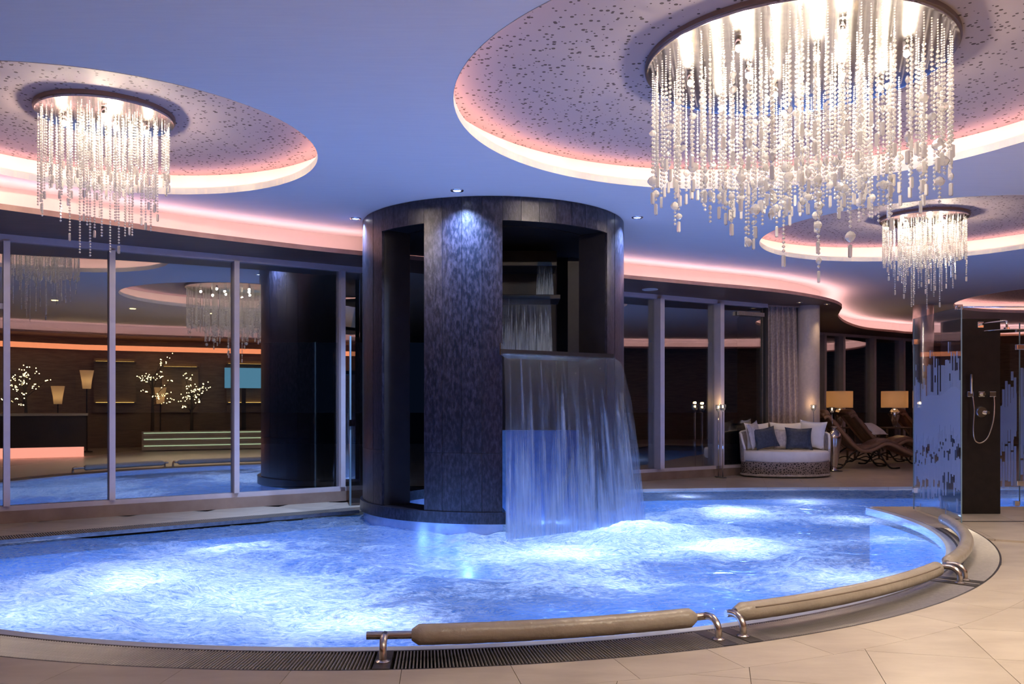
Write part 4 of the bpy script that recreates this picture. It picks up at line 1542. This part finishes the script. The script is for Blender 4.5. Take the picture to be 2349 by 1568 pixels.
# ================================================================== ROOM BEHIND THE CAMERA (seen as reflections in the windows)
rc = thing('reception_counter', 'dark counter on a pink glowing plinth, reflected in the first window pane', 'counter', (2.0, -.4, 0))
ca, cb = (2.85, .40), (1.0, -1.14)
part('plinth', MB().seg(ca, cb, .05, 2.4, .06, .65, 0, .24), M['glow_pink'], rc)
part('body', MB().seg(ca, cb, 0, 2.5, 0, .7, .24, .98), M['counter'], rc)
part('worktop', MB().seg(ca, cb, -.04, 2.55, -.05, .76, .98, 1.03), M['tile'], rc)

sg = thing('wall_shelving', 'amber lit wall niches reflected low in the left windows', 'shelving', (9.4, .6, 0))
RW = [(11.0, 1.85), (5.5, -3.0)]
for k, (sA, sB) in enumerate([(.3, 1.3), (2.0, 3.4), (4.2, 5.2), (5.9, 7.0)]):
    part('niche_frame', MB().seg(RW[0], RW[1], sA, sB, -.06, -.0, 1.0, 2.55), M['rear'], sg)
    for z_ in ((1.25, 2.42) if k % 2 else (2.30,)):
        sf_ = part('shelf', MB().seg(RW[0], RW[1], sA, sB, -.34, -.06, z_, z_ + .035), M['wood'], sg)
        part('shelf_strip', MB().seg(RW[0], RW[1], sA + .05, sB - .05, -.14, -.08, z_ + .036, z_ + .05), M['glow_amber'], sf_)
RW2 = [(15.6, 6.6), (11.0, 1.85)]
bn_ = thing('wall_band', 'long orange light band high on the rear wall, reflected across the left windows', 'light band', (9, 0, 2.8))
part('band', MB().seg(RW[0], RW[1], 0, 7.2, -.5, -.40, 2.76, 2.90), M['glow_orange'], bn_)
part('band', MB().seg(RW2[0], RW2[1], 0, 6.6, -.5, -.40, 2.76, 2.90), M['glow_orange'], bn_)
part('band', MB().seg((5.5, -3.0), (0, -5.0), 0, 5.8, -.5, -.40, 2.76, 2.90), M['glow_orange'], bn_)
st_ = thing('lit_steps', 'three low steps edged with pale green light, reflected in the windows', 'steps', (7, 1.2, 0))
for k in range(3):
    o_ = Vector((.675, -.738)) * (.38 * k)
    a_, b_ = Vector((8.7, 2.8)) + o_, Vector((5.2, -.4)) + o_
    stp = part('step', MB().seg(a_, b_, 0, 4.7, 0, .45, 0, .16 * (k + 1)), M['tile'], st_)
    part('step_light', MB().seg(a_, b_, 0.05, 4.65, -.012, -.002, .16 * k + .11, .16 * k + .135), M['glow_green'], stp)
sc_ = part('wall_screen', MB().seg((8.75, .75), (7.85, -.05), 0, 1.1, .0, .05, 1.72, 2.32), M['screen'])
tag(sc_, 'blue glowing screen reflected beside the middle mullion of the left windows', 'screen')
sp_ = part('screen_stand', MB().seg((8.75, .75), (7.85, -.05), .5, .62, .01, .06, 0, 1.72), M['iron'])
tag(sp_, 'dark stand under the blue glowing screen', 'stand')
rgn = random.Random(4)
for (x, y, hh, lb) in [(6.40, -1.25, 1.0, 'tall bare tree hung with fairy lights, reflected in the middle pane'), (7.25, -.62, .8, 'small tree hung with fairy lights, reflected right of the tall one'), (3.5, -2.6, .9, 'bare tree hung with fairy lights, reflected in the first pane')]:
    t = thing('fairy_light_tree', lb, 'tree', (x, y, 0), 'reflected fairy light trees')
    part('trunk', MB().tube([(x, y, 0), (x + .03, y, .9 * hh), (x - .02, y + .04, 2.0 * hh)], [.06, .045, .02], 8), M['bark'], t, True)
    brn, lit = MB(), MB()
    for k in range(16):
        a = rgn.uniform(0, 6.28); z_ = rgn.uniform(1.2, 2.0) * hh; l_ = rgn.uniform(.25, .6)
        e = (x + cos(a) * l_, y + sin(a) * l_, z_ + rgn.uniform(.1, .8))
        brn.tube([(x, y, z_), e], [.012, .004], 5)
        for q_ in range(6):
            u = rgn.uniform(.5, 1.05)
            lit.ball((x + (e[0] - x) * u + rgn.uniform(-.07, .07), y + (e[1] - y) * u + rgn.uniform(-.07, .07), z_ + (e[2] - z_) * u), .014, 1)
    part('branches', brn, M['bark'], t, True, kind='stuff')
    part('fairy_lights', lit, M['fairy'], t, kind='stuff')
for (x, y, z_, lb) in [(4.2, -1.2, 1.75, 'tall amber fluted lamp reflected in the first pane'), (4.3, -2.4, 1.35, 'low amber lamp reflected in the first pane'), (6.9, -1.45, 1.35, 'low amber lamp reflected in the middle pane')]:
    t = thing('floor_lamp', lb, 'lamp', (x, y, 0), 'reflected amber floor lamps')
    part('base', MB().lathe([(.14, 0), (.14, .02), (.02, .04), (.015, z_)], 16, (x, y, 0)), M['iron'], t, auto=40)
    part('shade', MB().lathe([(.10, z_ - .1), (.12, z_ + .1), (.17, z_ + .38)], 24, (x, y, 0), cap=False), M['shade'], t, True)
    part('bulb', MB().ball((x, y, z_ + .1), .035, 2), M['flame'], t, True)
    lamp('floor_lamp_light', 'POINT', (x, y, z_ + .12), 16, (1, .66, .30), .05)
